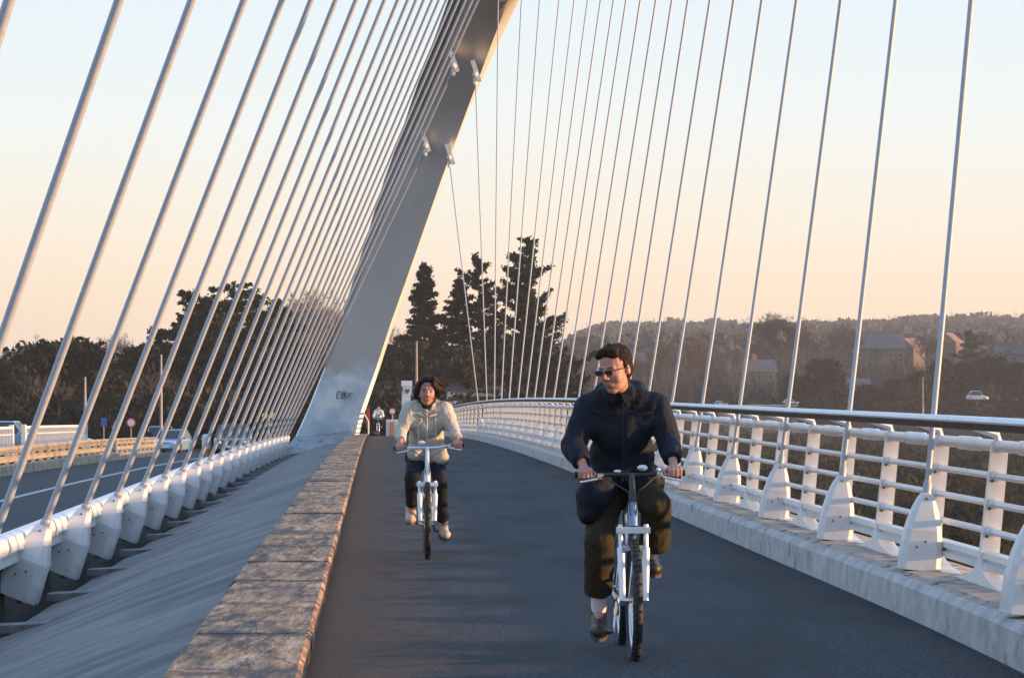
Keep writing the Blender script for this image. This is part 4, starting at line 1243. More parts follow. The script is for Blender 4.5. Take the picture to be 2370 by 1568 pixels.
# yellow warning lamps on a post
g = wp(622, 1012, 200); t = empty('warning_lamp', g); tag(t, 'pair of round yellow lamps on a post left of the arch foot', 'warning lamp')
zt = wp(622, 961, 200).z - g.z
mb = MB(); mb.tube([(0, .05, -1), (0, .05, zt)], .05, 8); mb.tube([(-.4, .05, zt), (.4, .05, zt)], .03, 6); mb.build('post', M['pole'], t, True)
for s in (-1, 1):
    mb = MB(); mb.tube([(s * .26, -.05, zt), (s * .26, .1, zt)], .19, 16); mb.build('lamp', M['signyellow'], t, True)
# traffic bollards on the road
for i, (px_, yt, yb, Z, lab) in enumerate(((478, 1020, 1056, 150, 'white-topped traffic bollard with an orange foot between the pale blue and the dark car'), (516, 1012, 1032, 190, 'smaller traffic bollard with an orange foot, right of the larger one'))):
    g = wp(px_, yb, Z); g.z = rz(Z); t = empty('bollard', g); tag(t, lab, 'bollard', 'traffic bollards')
    mb = MB(); mb.loft([[Vector((w * math.cos(a), w * .6 * math.sin(a), z_)) for a in [2 * math.pi * q / 12 for q in range(12)]] for z_, w in ((.28, .22), (.8, .24), (.95, .20), (1.0, .1))]); mb.build('shell', M['carwhite'], t, True)
    mb = MB(); mb.tube([(0, 0, 0), (0, 0, .28)], [.30, .24], 12); mb.build('foot', M['cone'], t, True)

# ------------------------------------------------------------------ low shop, totem and boards at the end of the path
p = wp(925, 985, 262)
t = empty('shop_building', (p.x, 262, -2.9)); tag(t, 'low dark shop building with a pale roof edge behind the woman cyclist', 'building')
mb = MB(); mb.box((2.0, 5, 2.1), (13.5, 9, 5.2)); mb.build('wall', M['darkclad'], t)
mb = MB(); mb.box((2.0, .3, 3.95), (13.9, .35, .28)); mb.build('roof_edge', M['pole'], t)
for i in range(3):
    mb = MB(); mb.box((-3 + i * 3.4, .46, 1.7), (2.2, .1, 1.5)); f = mb.build('window', M['carwhite'], t); mb = MB(); mb.box((-3 + i * 3.4, .40, 1.7), (2.0, .05, 1.3)); mb.build('pane', M['glass'], f)
# totem sign
g = wp(940, 985, 236)
t = empty('totem_sign', g); tag(t, 'tall white totem sign with a dark heart-shaped mark left of the woman cyclist', 'sign')
kk = 236 / FPX
mb = MB(); mb.box((0, 0, 40 * kk), (20 * kk, .25, 80 * kk)); mb.build('column', M['carwhite'], t)
mb = MB(); mb.box((1.5 * kk, -.02, 98 * kk), (25 * kk, .35, 13 * kk)); mb.build('top_panel', M['marking'] if False else M['framewhite'], t)
mb = MB()
hp = [Vector((0, 0, -6)), Vector((-5, 0, 0)), Vector((-5.5, 0, 4)), Vector((-3, 0, 6)), Vector((0, 0, 3.5)), Vector((3, 0, 6)), Vector((5.5, 0, 4)), Vector((5, 0, 0))]
mb.loft([[q * kk + Vector((2.5 * kk, -.20, 80 * kk)) for q in hp], [q * kk + Vector((2.5 * kk, -.14, 80 * kk)) for q in hp]]); mb.build('heart_mark', M['darkclad'], t)
mb = MB(); mb.box((2.5 * kk, 0, 82 * kk), (21 * kk, .24, 18 * kk)); mb.build('middle_panel', M['carwhite'], t)
# dark board with white letters on the roof line, right of the woman
def letters(txt, px_, yb, Z, hpx, parent, m='framewhite', origin=None):
    cu = bpy.data.curves.new('lettering', 'FONT'); cu.body = txt; cu.size = hpx * Z / FPX * 1.38; cu.extrude = .03; cu.align_x = 'CENTER'
    cu.materials.append(M[m]); o = bpy.data.objects.new('lettering', cu); COL.objects.link(o); o.parent = parent
    dg = bpy.context.evaluated_depsgraph_get()
    me = bpy.data.meshes.new_from_object(o.evaluated_get(dg)); bpy.data.objects.remove(o)
    o = bpy.data.objects.new('lettering', me); COL.objects.link(o); o.parent = parent
    o.rotation_euler = (R(90), 0, 0); o.location = wp(px_, yb, Z) - origin
    return o
g = wp(1047, 935, 246); t = empty('shop_board', g); tag(t, 'dark shop board with white lettering right of the head of the woman cyclist', 'sign')
kk = 246 / FPX
mb = MB(); mb.box((0, .1, 3 * kk), (46 * kk, .3, 12 * kk)); mb.box((-6 * kk, .15, 14 * kk), (22 * kk, .2, 3 * kk)); mb.box((0, .1, -18 * kk), (38 * kk, .25, 30 * kk)); mb.build('board', M['darkclad'], t)
letters('nulf', 1048, 934, 246 - .3, 8, t, origin=g)
letters('JL', 1041, 917, 246 - .3, 12, t, origin=g)
# small things past the end of the path
p = wp(907, 1008, 175)
t = empty('kiosk', (p.x, 175, crest(175))); tag(t, 'small white cabinet with an orange panel at the end of the path', 'cabinet')
kk = 175 / FPX
mb = MB(); mb.box((0, 0, 18 * kk), (26 * kk, .6, 46 * kk)); mb.build('case', M['carwhite'], t)
mb = MB(); mb.box((-1 * kk, -.33, 20 * kk), (8 * kk, .06, 30 * kk)); mb.build('orange_panel', M['cone'], t)
mb = MB(); mb.box((9 * kk, -.33, 20 * kk), (3 * kk, .06, 34 * kk)); mb.build('door_frame', M['marking'], t)
sign(908, 944, 958, 16, 182, 'disc', 'signred', 'round red road sign at the far end of the path left of the woman', 1000)
sign(852, 944, 990, 8, 195, 'box', 'signred', 'narrow red banner post beside the foot of the arch', 1005)
# thin white rail of the far underpass
g = wp(836, 945, 190); t = empty('handrail', g); tag(t, 'thin white sloping handrail just right of the arch foot', 'handrail')
mb = MB(); mb.tube([(0, 0, 0), wp(853, 975, 190) - g], .05, 6); mb.tube([wp(853, 975, 190) - g, wp(853, 1010, 190) - g], .05, 6); mb.build('tube', M['white'], t, True)

# ------------------------------------------------------------------ evening haze
hm = bpy.data.materials.new('haze'); hm.use_nodes = True
hn = hm.node_tree; hn.nodes.clear()
ho = hn.nodes.new('ShaderNodeOutputMaterial'); hv = hn.nodes.new('ShaderNodeVolumePrincipled')
hv.inputs['Color'].default_value = (.92, .90, .90, 1); hv.inputs['Density'].default_value = .00017; hv.inputs['Anisotropy'].default_value = .2
hn.links.new(hv.outputs[0], ho.inputs['Volume'])
mb = MB(); mb.box((0, 2700, 25), (6400, 6900, 74))
hz = mb.build('haze', hm); hz['kind'] = 'stuff'
# ------------------------------------------------------------------ figures
def vadd(a, b): return Vector(a) + Vector(b)
class Prim(MB):
    def seg(s, a, ra, b, rb, n=14, cap=True, flat=1.0):
        s.tube([a, b], [ra, rb], n)
        if cap:
            s.sphere(a, ra, 12, 7); s.sphere(b, rb, 12, 7)
        return s
    def ell(s, c, r, rot=None): return s.sphere(c, r, 18, 10, rot=rot)
    def blob(s, name, voxel, m, parent, smooth=3, disp=0.0, dscale=6.0, dstretch=(1, 1, 1), cut=None, disp2=0.0):
        me = bpy.data.meshes.new('tmp'); me.from_pydata(s.v, [], s.f)
        o = bpy.data.objects.new('tmp', me); COL.objects.link(o)
        rm = o.modifiers.new('r', 'REMESH'); rm.mode = 'VOXEL'; rm.voxel_size = voxel
        if smooth:
            sm = o.modifiers.new('s', 'SMOOTH'); sm.iterations = smooth; sm.factor = .5
        dg = bpy.context.evaluated_depsgraph_get()
        ev = o.evaluated_get(dg)
        me2 = bpy.data.meshes.new_from_object(ev)
        bpy.data.objects.remove(o); bpy.data.meshes.remove(me)
        if disp or disp2:
            me2.update()
            co = np.empty(len(me2.vertices) * 3, dtype=np.float32); me2.vertices.foreach_get('co', co)
            nn = [v.normal.copy() for v in me2.vertices]
            co = co.reshape(-1, 3)
            for i in range(len(co)):
                p = Vector((co[i][0] * dscale * dstretch[0], co[i][1] * dscale * dstretch[1], co[i][2] * dscale * dstretch[2]))
                d = (1 - abs(noise.noise(p)) * 2.4) * disp
                if disp2: d += noise.noise(p * 4.1) * disp2
                co[i] += np.array(nn[i]) * d
            me2.vertices.foreach_set('co', co.ravel())
        if cut:
            bm = bmesh.new(); bm.from_mesh(me2)
            for (pc, pn) in cut:
                r_ = bmesh.ops.bisect_plane(bm, geom=bm.verts[:] + bm.edges[:] + bm.faces[:], plane_co=pc, plane_no=pn, clear_outer=True)
                ed = [e for e in r_['geom_cut'] if isinstance(e, bmesh.types.BMEdge)]
                try: bmesh.ops.contextual_create(bm, geom=ed)
                except Exception: pass
            bm.to_mesh(me2); bm.free()
        me2.materials.clear(); me2.materials.append(m)
        me2.polygons.foreach_set('use_smooth', [True] * len(me2.polygons))
        me2.update()
        me2.name = name
        ob = bpy.data.objects.new(name, me2); COL.objects.link(ob)
        if parent is not None: ob.parent = parent
        return ob

def hand_prims(P, g, e, s):
    g = Vector(g); e = Vector(e)
    d = (e - g).normalized()
    w = g + Vector((0, .045, .030)) + d * .045
    P.seg(w + d * .09, .030, w, .026)
    P.ell(g + Vector((0, .020, .026)), (.043, .040, .021))
    P.seg(w, .026, g + Vector((0, .02, .028)), .027)
    ln = [.92, 1.0, .98, .82]
    for i in range(4):
        k = (i - 1.5) * .0215
        x = g.x - s * k          # index finger is the one nearest the stem
        L = ln[i]
        K = Vector((x, g.y - .010, g.z + .034)); A = Vector((x, g.y - .040 * L, g.z + .014)); B = Vector((x, g.y - .038 * L, g.z - .016 * L)); C_ = Vector((x, g.y - .006, g.z - .030))
        P.seg(K, .0100, A, .0098, 8); P.seg(A, .0098, B, .0090, 8); P.seg(B, .0090, C_, .0080, 8)
    i_ = -s
    a = Vector((g.x + i_ * .036, g.y + .022, g.z + .018)); b = Vector((g.x + i_ * .056, g.y - .006, g.z + .006)); c = Vector((g.x + i_ * .052, g.y - .022, g.z - .016))
    P.seg(a, .0135, b, .0115, 8); P.seg(b, .0115, c, .0095, 8)

def head_prims(P, T, neck):
    def q(*p): return T @ Vector(p)
    rot = T.to_3x3()
    P.ell(q(0, .015, .035), (.076, .095, .088), rot)
    P.ell(q(0, -.022, -.012), (.065, .069, .088), rot)
    P.ell(q(0, -.022, -.070), (.052, .055, .040), rot)
    P.ell(q(0, -.050, -.092), (.030, .028, .022), rot)
    P.ell(q(0, -.062, -.058), (.030, .026, .024), rot)
    P.seg(q(0, -.086, .016), .0075, q(0, -.105, -.020), .0105, 10)
    P.ell(q(0, -.103, -.022), (.012, .011, .009), rot)
    for s in (-1, 1):
        P.ell(q(s * .011, -.094, -.026), (.008, .010, .007), rot)
        P.ell(q(s * .036, -.046, -.030), (.026, .028, .034), rot)
        P.seg(q(s * .012, -.083, .030), .008, q(s * .044, -.070, .028), .008, 8)
        P.ell(q(s * .074, .016, -.006), (.008, .016, .026), rot)
    P.seg(q(0, .012, -.050), .054, neck, .058)

def cyclist(name, root_xyz, yaw, J, style, label, blabel, far=False):
    vox = .0045 if not far else .014
    g1 = 'cyclists riding along the path'
    bike = empty('bicycle', root_xyz, yaw)
    tag(bike, blabel, 'bicycle', 'bicycles on the path')
    per = empty('person', root_xyz, yaw)
    tag(per, label, 'person', g1)
    S = style
    # ---------------- body, one continuous surface
    H = Vector(J['head']); T = Matrix.Translation(H) @ Matrix.Rotation(J['hyaw'], 4, 'Z') @ Matrix.Rotation(J['hpitch'], 4, 'X') @ Matrix.Rotation(J.get('hroll', 0), 4, 'Y')
    T = T @ Matrix.Scale(J.get('hscale', 1), 4)
    P = Prim()
    head_prims(P, T, Vector(J['neck']))
    for s, k in ((-1, 'r'), (1, 'l')):
        sh, el, ha = Vector(J['sh' + k]), Vector(J['el' + k]), Vector(J['ha' + k])
        hand_prims(P, ha, el, s)
        P.seg(sh, .055, el, .040); P.seg(el, .040, ha + Vector((0, .045, .03)) + (el - ha).normalized() * .10, .029)
        hp, kn, an, fo = Vector(J['hip' + k]), Vector(J['kn' + k]), Vector(J['an' + k]), Vector(J['fo' + k])
        P.seg(hp, .080, kn, .052); P.seg(kn, .052, an, .034); P.seg(an, .034, fo + Vector((0, .02, .008)), .020)
        P.seg(Vector(J['neck']), .055, sh, .055); P.seg(Vector(J['chest']), .09, sh, .06)
        P.seg(Vector(J['pelvis']), .10, hp, .085)
    P.ell(Vector(J['chest']), (.15, .11, .17)); P.seg(Vector(J['chest']), .12, Vector(J['pelvis']), .12)
    P.blob('body', vox, M['skin'], per, 4)
    # ---------------- eyes, lips
    if not far:
        mb = MB(); mi = MB(); ml = MB(); mt = MB()
        rot = T.to_3x3()
        for s in (-1, 1):
            mb.sphere(T @ Vector((s * .030, -.0770, .007)), (.0135, .009, .0058), 12, 6, rot=rot)
            mi.sphere(T @ Vector((s * .030 + J.get('gaze', 0), -.0835, .007)), (.0062, .004, .0060), 10, 5, rot=rot)
            mi.tube([T @ Vector((s * .017, -.083, .009)), T @ Vector((s * .030, -.0860, .0135)), T @ Vector((s * .044, -.077, .009))], [.0012, .0020, .0012], 6)
        e = mb.build('eyes', M['eyewhite'], per, True); mi.build('iris', M['iris'], e, True)
        if J.get('smile'):
            ml.tube([T @ Vector(p) for p in ((-.028, -.0745, -.050), (-.014, -.0870, -.0545), (0, -.0905, -.0560), (.014, -.0870, -.0545), (.028, -.0745, -.050))], [.0016, .0032, .0034, .0032, .0016], 8)
            ml.tube([T @ Vector(p) for p in ((-.028, -.0745, -.050), (-.016, -.0850, -.0645), (0, -.0880, -.0690), (.016, -.0850, -.0645), (.028, -.0745, -.050))], [.0016, .0036, .0042, .0036, .0016], 8)
            ml.build('lips', M['lips'], per, True)
            mt.sphere(T @ Vector((0, -.0800, -.0585)), (.021, .0085, .0050), 12, 6, rot=rot); mt.build('teeth', M['teeth'], per, True)
            mt = MB(); mt.sphere(T @ Vector((0, -.0790, -.0605)), (.024, .0080, .0085), 12, 6, rot=rot); mt.build('mouth', M['mouthdark'], per, True)
        else:
            ml.tube([T @ Vector(p) for p in ((-.024, -.0770, -.0650), (-.008, -.0895, -.0565), (0, -.0905, -.0575), (.008, -.0895, -.0565), (.024, -.0770, -.0650))], [.0014, .0034, .0032, .0034, .0014], 8)
            ml.tube([T @ Vector(p) for p in ((-.024, -.0770, -.0655), (-.010, -.0875, -.0640), (0, -.0890, -.0650), (.010, -.0875, -.0640), (.024, -.0770, -.0655))], [.0014, .0038, .0042, .0038, .0014], 8)
            ml.build('lips', M['lips'], per, True)
        mbw = MB()
        for s in (-1, 1):
            mbw.tube([T @ Vector((s * .016, -.0880, .028)), T @ Vector((s * .032, -.0850, .034)), T @ Vector((s * .050, -.0715, .028))], [.0016, .0022, .0010], 6)
        mbw.build('eyebrows', M[S['hair']], per, True)
    # ---------------- hair
    P = Prim()
    rot = T.to_3x3()
    hv_ = .97 if S['hairstyle'] == 'short' else 1.0
    P.ell(T @ Vector((0, .030, .050)), (.084 * hv_, .092, .084 * hv_), rot)
    P.ell(T @ Vector((0, .060, .005)), ((.067 if S['hairstyle'] == 'short' else .074), .060, .078), rot)
    P.seg(T @ Vector((-.055, -.040, .088)), .022, T @ Vector((.050, -.045, .092)), .024)
    P.ell(T @ Vector((0, -.020, .105)), (.060, .055, .028), rot)
    if S['hairstyle'] == 'short':
        for i in range(90 if not far else 6):
            a = random.uniform(-3.14, 3.14); z = random.uniform(.085 if abs(a) < 1.2 else .03, .135)
            rr = math.sqrt(max(0, 1 - ((z - .05) / .088) ** 2))
            c = T @ Vector((math.sin(a) * .074 * rr, .026 - math.cos(a) * .084 * rr, z - .002))
            P.ell(c, (.012, .012, .009))
        for s in (-1, 1): P.ell(T @ Vector((s * .073, -.002, .028)), (.008, .013, .026), rot)
        P.blob('hair', .004 if not far else .014, M[S['hair']], per, 2, .0022, 60)
    else:
        for s in (-1, 1):
            P.seg(T @ Vector((s * .060, -.045, .070)), .018, T @ Vector((s * .078, -.012, -.02)), .022)
        # swept by the wind
        def lock(pts, r0, r1):
            for i in range(len(pts) - 1):
                f0 = i / (len(pts) - 1); f1 = (i + 1) / (len(pts) - 1)
                P.seg(T @ Vector(pts[i]), r0 * (1 - f0) + r1 * f0, T @ Vector(pts[i + 1]), r0 * (1 - f1) + r1 * f1, 8)
        for i in range(34):
            dz = random.uniform(-.03, .035); dy = random.uniform(-.04, .05)
            lock([(.045, -.03 + dy, .085 + dz), (.080, -.01 + dy, .055 + dz * 1.3), (.105 + random.uniform(0, .02), .0 + dy, .022 + dz * 1.4), (.125 + random.uniform(0, .055), .01 + dy, .012 + dz * 1.9)], .018, .003)
        for i in range(26):
            dx = random.uniform(-.012, .010); dy = random.uniform(-.015, .06)
            lock([(-.058 + dx, -.035 + dy, .075), (-.084 + dx, -.015 + dy, .02), (-.092 + dx, .0 + dy, -.03), (-.082 + dx * 1.5, .015 + dy, -.066 + random.uniform(-.015, .01))], .018, .006)
        for i in range(16):
            dx = random.uniform(.0, .03)
            lock([(.064, .03, .0), (.080 + dx, .03, -.02), (.092 + dx, .03, -.045 + random.uniform(-.01, .02))], .018, .004)
        P.blob('hair', .004, M[S['hair']], per, 3, .0025, 36, (.35, 1, 1))
    # ---------------- glasses
    if S.get('glasses'):
        mb = MB(); mg = MB()
        for s in (-1, 1):
            c = Vector((s * .031, -.101, .008))
            pts = [c + Vector((x, 0, z)) for x, z in ((-.020, .010), (.020, .010), (.021, -.004), (.015, -.012), (-.015, -.012), (-.021, -.004), (-.020, .010))]
            mb.tube([T @ p for p in pts], .0028, 6)
            mg.add([T @ (p + Vector((0, .001, 0))) for p in pts[:-1]], [(0, 1, 2, 3, 4, 5)])
            mb.tube([T @ Vector((s * .056, -.100, .014)), T @ Vector((s * .079, -.03, .012)), T @ Vector((s * .080, .02, .004))], .0025, 6)
        mb.tube([T @ Vector((-.01, -.106, .012)), T @ Vector((.01, -.106, .012))], .0025, 6)
        g_ = mb.build('glasses', M['blackmetal'], per, True); mg.build('lens', M['lens'], g_)
    # ---------------- jacket
    P = Prim()
    ch, ne, pe = Vector(J['chest']), Vector(J['neck']), Vector(J['pelvis'])
    bw = J['bw']
    P.ell(ch, (bw, .145, .17)); P.ell(ch.lerp(pe, .5), (bw * 1.06, .16, .20)); P.ell(pe + Vector((0, -.03, .04)), (bw * 1.08, .17, .15))
    P.seg(Vector(J['shr']), .078, Vector(J['shl']), .078)
    for k in ('r', 'l'):
        sh, el = Vector(J['sh' + k]), Vector(J['el' + k])
        P.seg(ne + Vector((0, .03, -.02)), .085, sh, .080)
        P.seg(ch.lerp(sh, .6), .10, sh.lerp(el, .55), .070)
        P.seg(ch, .13, sh.lerp(el, .35), .078)
    P.seg(ne + Vector((0, .01, -.05)), .095, ne + Vector((0, 0, .01)), .075)
    cuts = []
    for k in ('r', 'l'):
        sh, el, ha = Vector(J['sh' + k]), Vector(J['el' + k]), Vector(J['ha' + k])
        wr = ha + Vector((0, .045, .03)) + (el - ha).normalized() * .075
        P.seg(sh, .082, el, .068 * S['slw'])
        P.ell(el, (.070 * S['slw'], .070 * S['slw'], .074 * S['slw']))
        
        P.tube([el, el.lerp(wr, .5), wr], [.068 * S['slw'], .064 * S['slw'], .050], 16)
        P.seg(sh, .085, ch + Vector((0, 0, -.02)), .12)
    for (a, ra, b, rb) in J.get('drape', []): P.seg(Vector(a), ra, Vector(b), rb)
    for (c, r) in J.get('drape_e', []): P.ell(Vector(c), r)
    hz = J['hem']
    jk = P.blob('jacket', .007 if not far else .016, M[S['jacket']], per, 4, .005 if not far else 0, 12, (1, .8, .5), disp2=.0025 if not far else 0)
    # collar
    P = Prim()
    nt_ = ne.lerp(H, .18)
    for i in range(18 if not far else 0):
        a = 2 * math.pi * i / 18
        if S['collar'] == 'open' and abs(math.sin(a) + 1) < .07: continue
        c = nt_ + Vector((math.cos(a) * .078, math.sin(a) * .072 + .005, -.012 - .022 * (1 if math.sin(a) < 0 else 0) * -math.sin(a)))
        b = 2 * math.pi * (i + 1) / 18
        c2 = nt_ + Vector((math.cos(b) * .078, math.sin(b) * .072 + .005, -.012 - .022 * (1 if math.sin(b) < 0 else 0) * -math.sin(b)))
        P.seg(c, .018, c2, .018, 8); P.seg(c + Vector((0, 0, -.03)) , .02, c2 + Vector((0, 0, -.03)), .02, 8)
    if not far: P.blob('collar', .006, M[S['jacket']], jk, 2, .004, 12)
    if S.get('scarf'):
        P = Prim()
        for i in range(16):
            a = 2 * math.pi * i / 16; b = 2 * math.pi * (i + 1) / 16
            P.seg(ne.lerp(H, .30) + Vector((math.cos(a) * .054, math.sin(a) * .054 - .01, 0)), .026, ne.lerp(H, .30) + Vector((math.cos(b) * .054, math.sin(b) * .054 - .01, 0)), .026, 8)
        P.ell(ne + Vector((0, -.085, .0)), (.05, .03, .045))
        P.blob('scarf', .006, M['scarf'], per, 2, .005, 14)
        # yoke flaps and front placket of the jacket
        mb = MB()
        f = lambda x, z, o=0: Vector((ch.x + x, ch.y - .150 * math.sqrt(max(.05, 1 - (x / (bw + .05)) ** 2 - ((z - ch.z) / .34) ** 2)) - .012 + o, z))
        for s in (-1, 1):
            mb.tube([f(s * .020, ch.z + .070), f(s * .07, ch.z + .085), f(s * .125, ch.z + .105)], [.010, .014, .009], 8)
        mb.tube([f(0, ch.z + .10), f(.002, ch.z), f(-.002, ch.z - .12), f(0, ch.z - .22)], .008, 6)
        for s in (-1, 1): mb.tube([f(s * .075, ch.z + .06), f(s * .082, ch.z - .06), f(s * .07, ch.z - .2)], .007, 6)
        mb.build('placket', M[S['jacket']], jk, True)
    if S['collar'] == 'closed' and not far:
        f = lambda x, z, o=0: Vector((ch.x + x, ch.y - .165 * math.sqrt(max(.05, 1 - (x / (bw + .06)) ** 2 - ((z - ch.z) / .42) ** 2)) - .004 + o, z))
        mb = MB()
        mb.tube([f(.0, ch.z + .15), f(.0, ch.z), f(.004, ch.z - .15), f(.0, ch.z - .30)], .006, 6)
        mb.tube([f(.02, ch.z + .16), f(.022, ch.z), f(.026, ch.z - .15), f(.02, ch.z - .30)], .004, 6)
        for s in (-1, 1):
            mb.tube([f(s * .03, ch.z + .10), f(s * .10, ch.z + .075), f(s * .17, ch.z + .10)], .006, 6)
        mb.build('zip_placket', M[S['jacket']], jk, True)
        mb = MB()
        for s in (-1, 1):
            a = nt_ + Vector((s * .005, -.072, -.02)); b_ = nt_ + Vector((s * .060, -.062, .0)); c = nt_ + Vector((s * .085, -.075, -.065)); d = nt_ + Vector((s * .03, -.105, -.085))
            nrm = Vector((0, -.012, 0))
            mb.loft([[a, b_, c, d], [a + nrm, b_ + nrm, c + nrm, d + nrm]])
        mb.build('collar_flap', M[S['jacket']], jk)
    # ---------------- trousers
    P = Prim()
    P.seg(Vector(J['hipr']), .105, Vector(J['hipl']), .105); P.seg(pe, .12, pe + Vector((0, 0, .08)), .12)
    for k in ('r', 'l'):
        hp, kn, an = Vector(J['hip' + k]), Vector(J['kn' + k]), Vector(J['an' + k])
        cu = Vector(J['cu' + k]); w = S['legw']
        P.seg(hp, .100 * w, kn, .080 * w)
        P.tube([kn, kn.lerp(cu, .5), cu], [.082 * w, (.080 * w + S['cuff']) * .5 - .004, S['cuff'] * (1.0 if k == 'l' else .86)], 18)
        P.sphere(kn, .083 * w, 12, 8)
    P.blob('trousers', .007 if not far else .016, M[S['trousers']], per, 3, .005 if not far else 0, 11, (1, 1, .5), disp2=.002 if not far else 0)
    # ---------------- socks, shoes
    for k in ('r', 'l'):
        an, fo = Vector(J['an' + k]), Vector(J['fo' + k])
        kn = Vector(J['kn' + k])
        if S.get('sock'):
            P = Prim(); P.seg(an + (kn - an).normalized() * .13, .046, an + Vector((0, 0, -.03)), .044); P.blob('sock', .006, M['sock'], per, 2) if not far else None
        P = Prim()
        heel = Vector((an.x, an.y + .045, an.z - .075)); tip = Vector(fo)
        di = (tip - heel).normalized()
        P.seg(heel, .042, heel.lerp(tip, .45), .046); P.seg(heel.lerp(tip, .45), .046, tip, .038); P.seg(an + Vector((0, .005, S.get('shoetop', -.02))), .053, heel.lerp(tip, .25) , .048)
        P.ell(tip - di * .035, (.052, .060, .036)); P.seg(an + Vector((0, -.005, -.035)), .048, tip - di * .03, .038)
        sh_ = P.blob('shoe', .006 if not far else .014, M[S['shoe']], per, 2)
        if not far:
            mb = MB()
            ring = []
            side = Vector((1, 0, 0)); up = di.cross(side); up = up if up.z > 0 else -up
            out_ = []
            for i in range(20):
                a = 2 * math.pi * i / 20
                L = (tip - heel).length * .5 + .042
                wv = .053 if math.cos(a) > -.2 else .043
                out_.append(heel.lerp(tip, .5) + di * math.cos(a) * L + side * math.sin(a) * wv - up * .038)
            mb.loft([[p - up * .012 for p in out_], [p + up * .006 for p in out_]])
            mb.build('sole', M['sole'], sh_, True)
            if S['shoe'] == 'shoebeige':
                mb = MB()
                for q in range(4):
                    c = an.lerp(tip, .30 + q * .13) + up * .012
                    mb.tube([c + side * -.028, c + up * .010, c + side * .028], .004, 5)
                mb.build('laces', M['sock'], sh_, True)
    # ---------------- bicycle
    B = J['bike']
    F_, RA, BBk = Vector((0, -.53, .34)), Vector((0, .53, .34)), Vector((0, .10, .29))
    crown = Vector((0, -.455, B['crown'])); ht = Vector((0, -.425, B['crown'] + .15)); barc = Vector((0, -.32, B['bar']))
    st = Vector((0, .28, .80)); sd = Vector((0, .31, B['saddle']))
    fm = M[S['frame']]
    mb = MB()
    mb.tube([crown + Vector((0, -.0, .02)), ht], .027, 12)
    mb.tube([ht.lerp(crown, .75), BBk], .024, 12); mb.tube([ht.lerp(crown, .15), st], .019, 12); mb.tube([BBk, st], .018, 12)
    for s in (-1, 1):
        mb.tube([st + Vector((s * .012, 0, -.04)), RA + Vector((s * .06, 0, 0))], .009, 8)
        mb.tube([BBk + Vector((s * .02, .02, 0)), BBk + Vector((s * .05, .12, .01)), RA + Vector((s * .06, 0, 0))], .011, 8)
    mb.tube([BBk + Vector((-.04, 0, 0)), BBk + Vector((.04, 0, 0))], .024, 12)
    mb.build('frame', fm, bike, True)
    mb = MB()
    mb.box(crown + Vector((0, 0, .0)), (.19, .055, .035)); mb.box(crown + Vector((0, -.01, -.10)), (.15, .03, .03))
    for s in (-1, 1):
        a = crown + Vector((s * .072, 0, 0)); b = F_ + Vector((s * .064, .0, 0))
        mb.tube([a + Vector((0, 0, .03)), a.lerp(b, .28)], .014, 10)
        mb.tube([a.lerp(b, .25), a.lerp(b, .3), b], [.021, .023, .018], 12)
    mb.build('fork', M[S['fork']], bike, True)
    for nm, C_, steer in (('front_wheel', F_, J.get('steer', 0)), ('rear_wheel', RA, 0)):
        w_ = empty(nm, C_); w_.parent = bike; w_.rotation_euler = (0, 0, 0)
        Ry = Matrix.Rotation(R(90), 3, 'Y')
        mb = MB(); mb.torus((0, 0, 0), .313, .027, Ry, 56, 12)
        for i in range(56 if not far else 0):
            a = 2 * math.pi * i / 56
            for sx_ in (-.010, .010):
                mb.box((sx_ + (0.004 if i % 2 else -.004), math.cos(a) * .339, math.sin(a) * .339), (.012, .012, .012), Matrix.Rotation(a, 3, 'X').to_3x3())
        mb.build('tyre', M['rubber'], w_, True)
        mb = MB()
        rings = []
        for i in range(49):
            a = 2 * math.pi * i / 48
            rings.append([Vector((x, math.cos(a) * r, math.sin(a) * r)) for x, r in ((-.012, .298), (-.012, .278), (0, .270), (.012, .278), (.012, .298))])
        mb.loft(rings, cap=False, closed=True); mb.build('rim', M['chrome'], w_, True)
        mb = MB()
        for i in range(28 if not far else 8):
            a = 2 * math.pi * i / 28 * (1 if not far else 3.5); s = 1 if i % 2 else -1
            mb.tube([(s * .03, math.cos(a + .5) * .02, math.sin(a + .5) * .02), (0, math.cos(a) * .275, math.sin(a) * .275)], .0014, 4)
        mb.build('spokes', M['chrome'], w_)
        mb = MB(); mb.tube([(-.066, 0, 0), (-.03, 0, 0), (.03, 0, 0), (.066, 0, 0)], [.010, .018, .018, .010], 12); mb.build('hub', M['chrome'], w_, True)
    har, hal = Vector(J['har']), Vector(J['hal'])
    mb = MB()
    mb.tube([har + Vector((-.05, 0, 0)), har + Vector((.07, 0, 0)), barc + Vector((-.09, 0, -.01)), barc + Vector((.09, 0, -.01)), hal + Vector((-.07, 0, 0)), hal + Vector((.05, 0, 0))], .0125, 10)
    mb.tube([ht, ht + Vector((0, .006, .05)), barc + Vector((0, -.0, -.01))], [.020, .018, .018], 10)
    hb = mb.build('handlebar', M[S['barm']], bike, True)
    for hh in (har, hal):
        mb = MB(); mb.tube([hh + Vector((-.060, 0, 0)), hh + Vector((.060, 0, 0))], .0175, 12); mb.build('grip', M['rubber'], hb, True)
        s = 1 if hh.x > 0 else -1
        mb = MB(); q = hh + Vector((-s * .085, 0, 0))
        mb.box(q + Vector((0, -.02, -.008)), (.035, .035, .03)); mb.tube([q + Vector((0, -.03, -.01)), q + Vector((s * .02, -.062, -.022)), q + Vector((s * .09, -.068, -.036)), q + Vector((s * .115, -.06, -.040))], [.008, .007, .0065, .007], 8)
        mb.build('brake_lever', M['chrome'], hb, True)
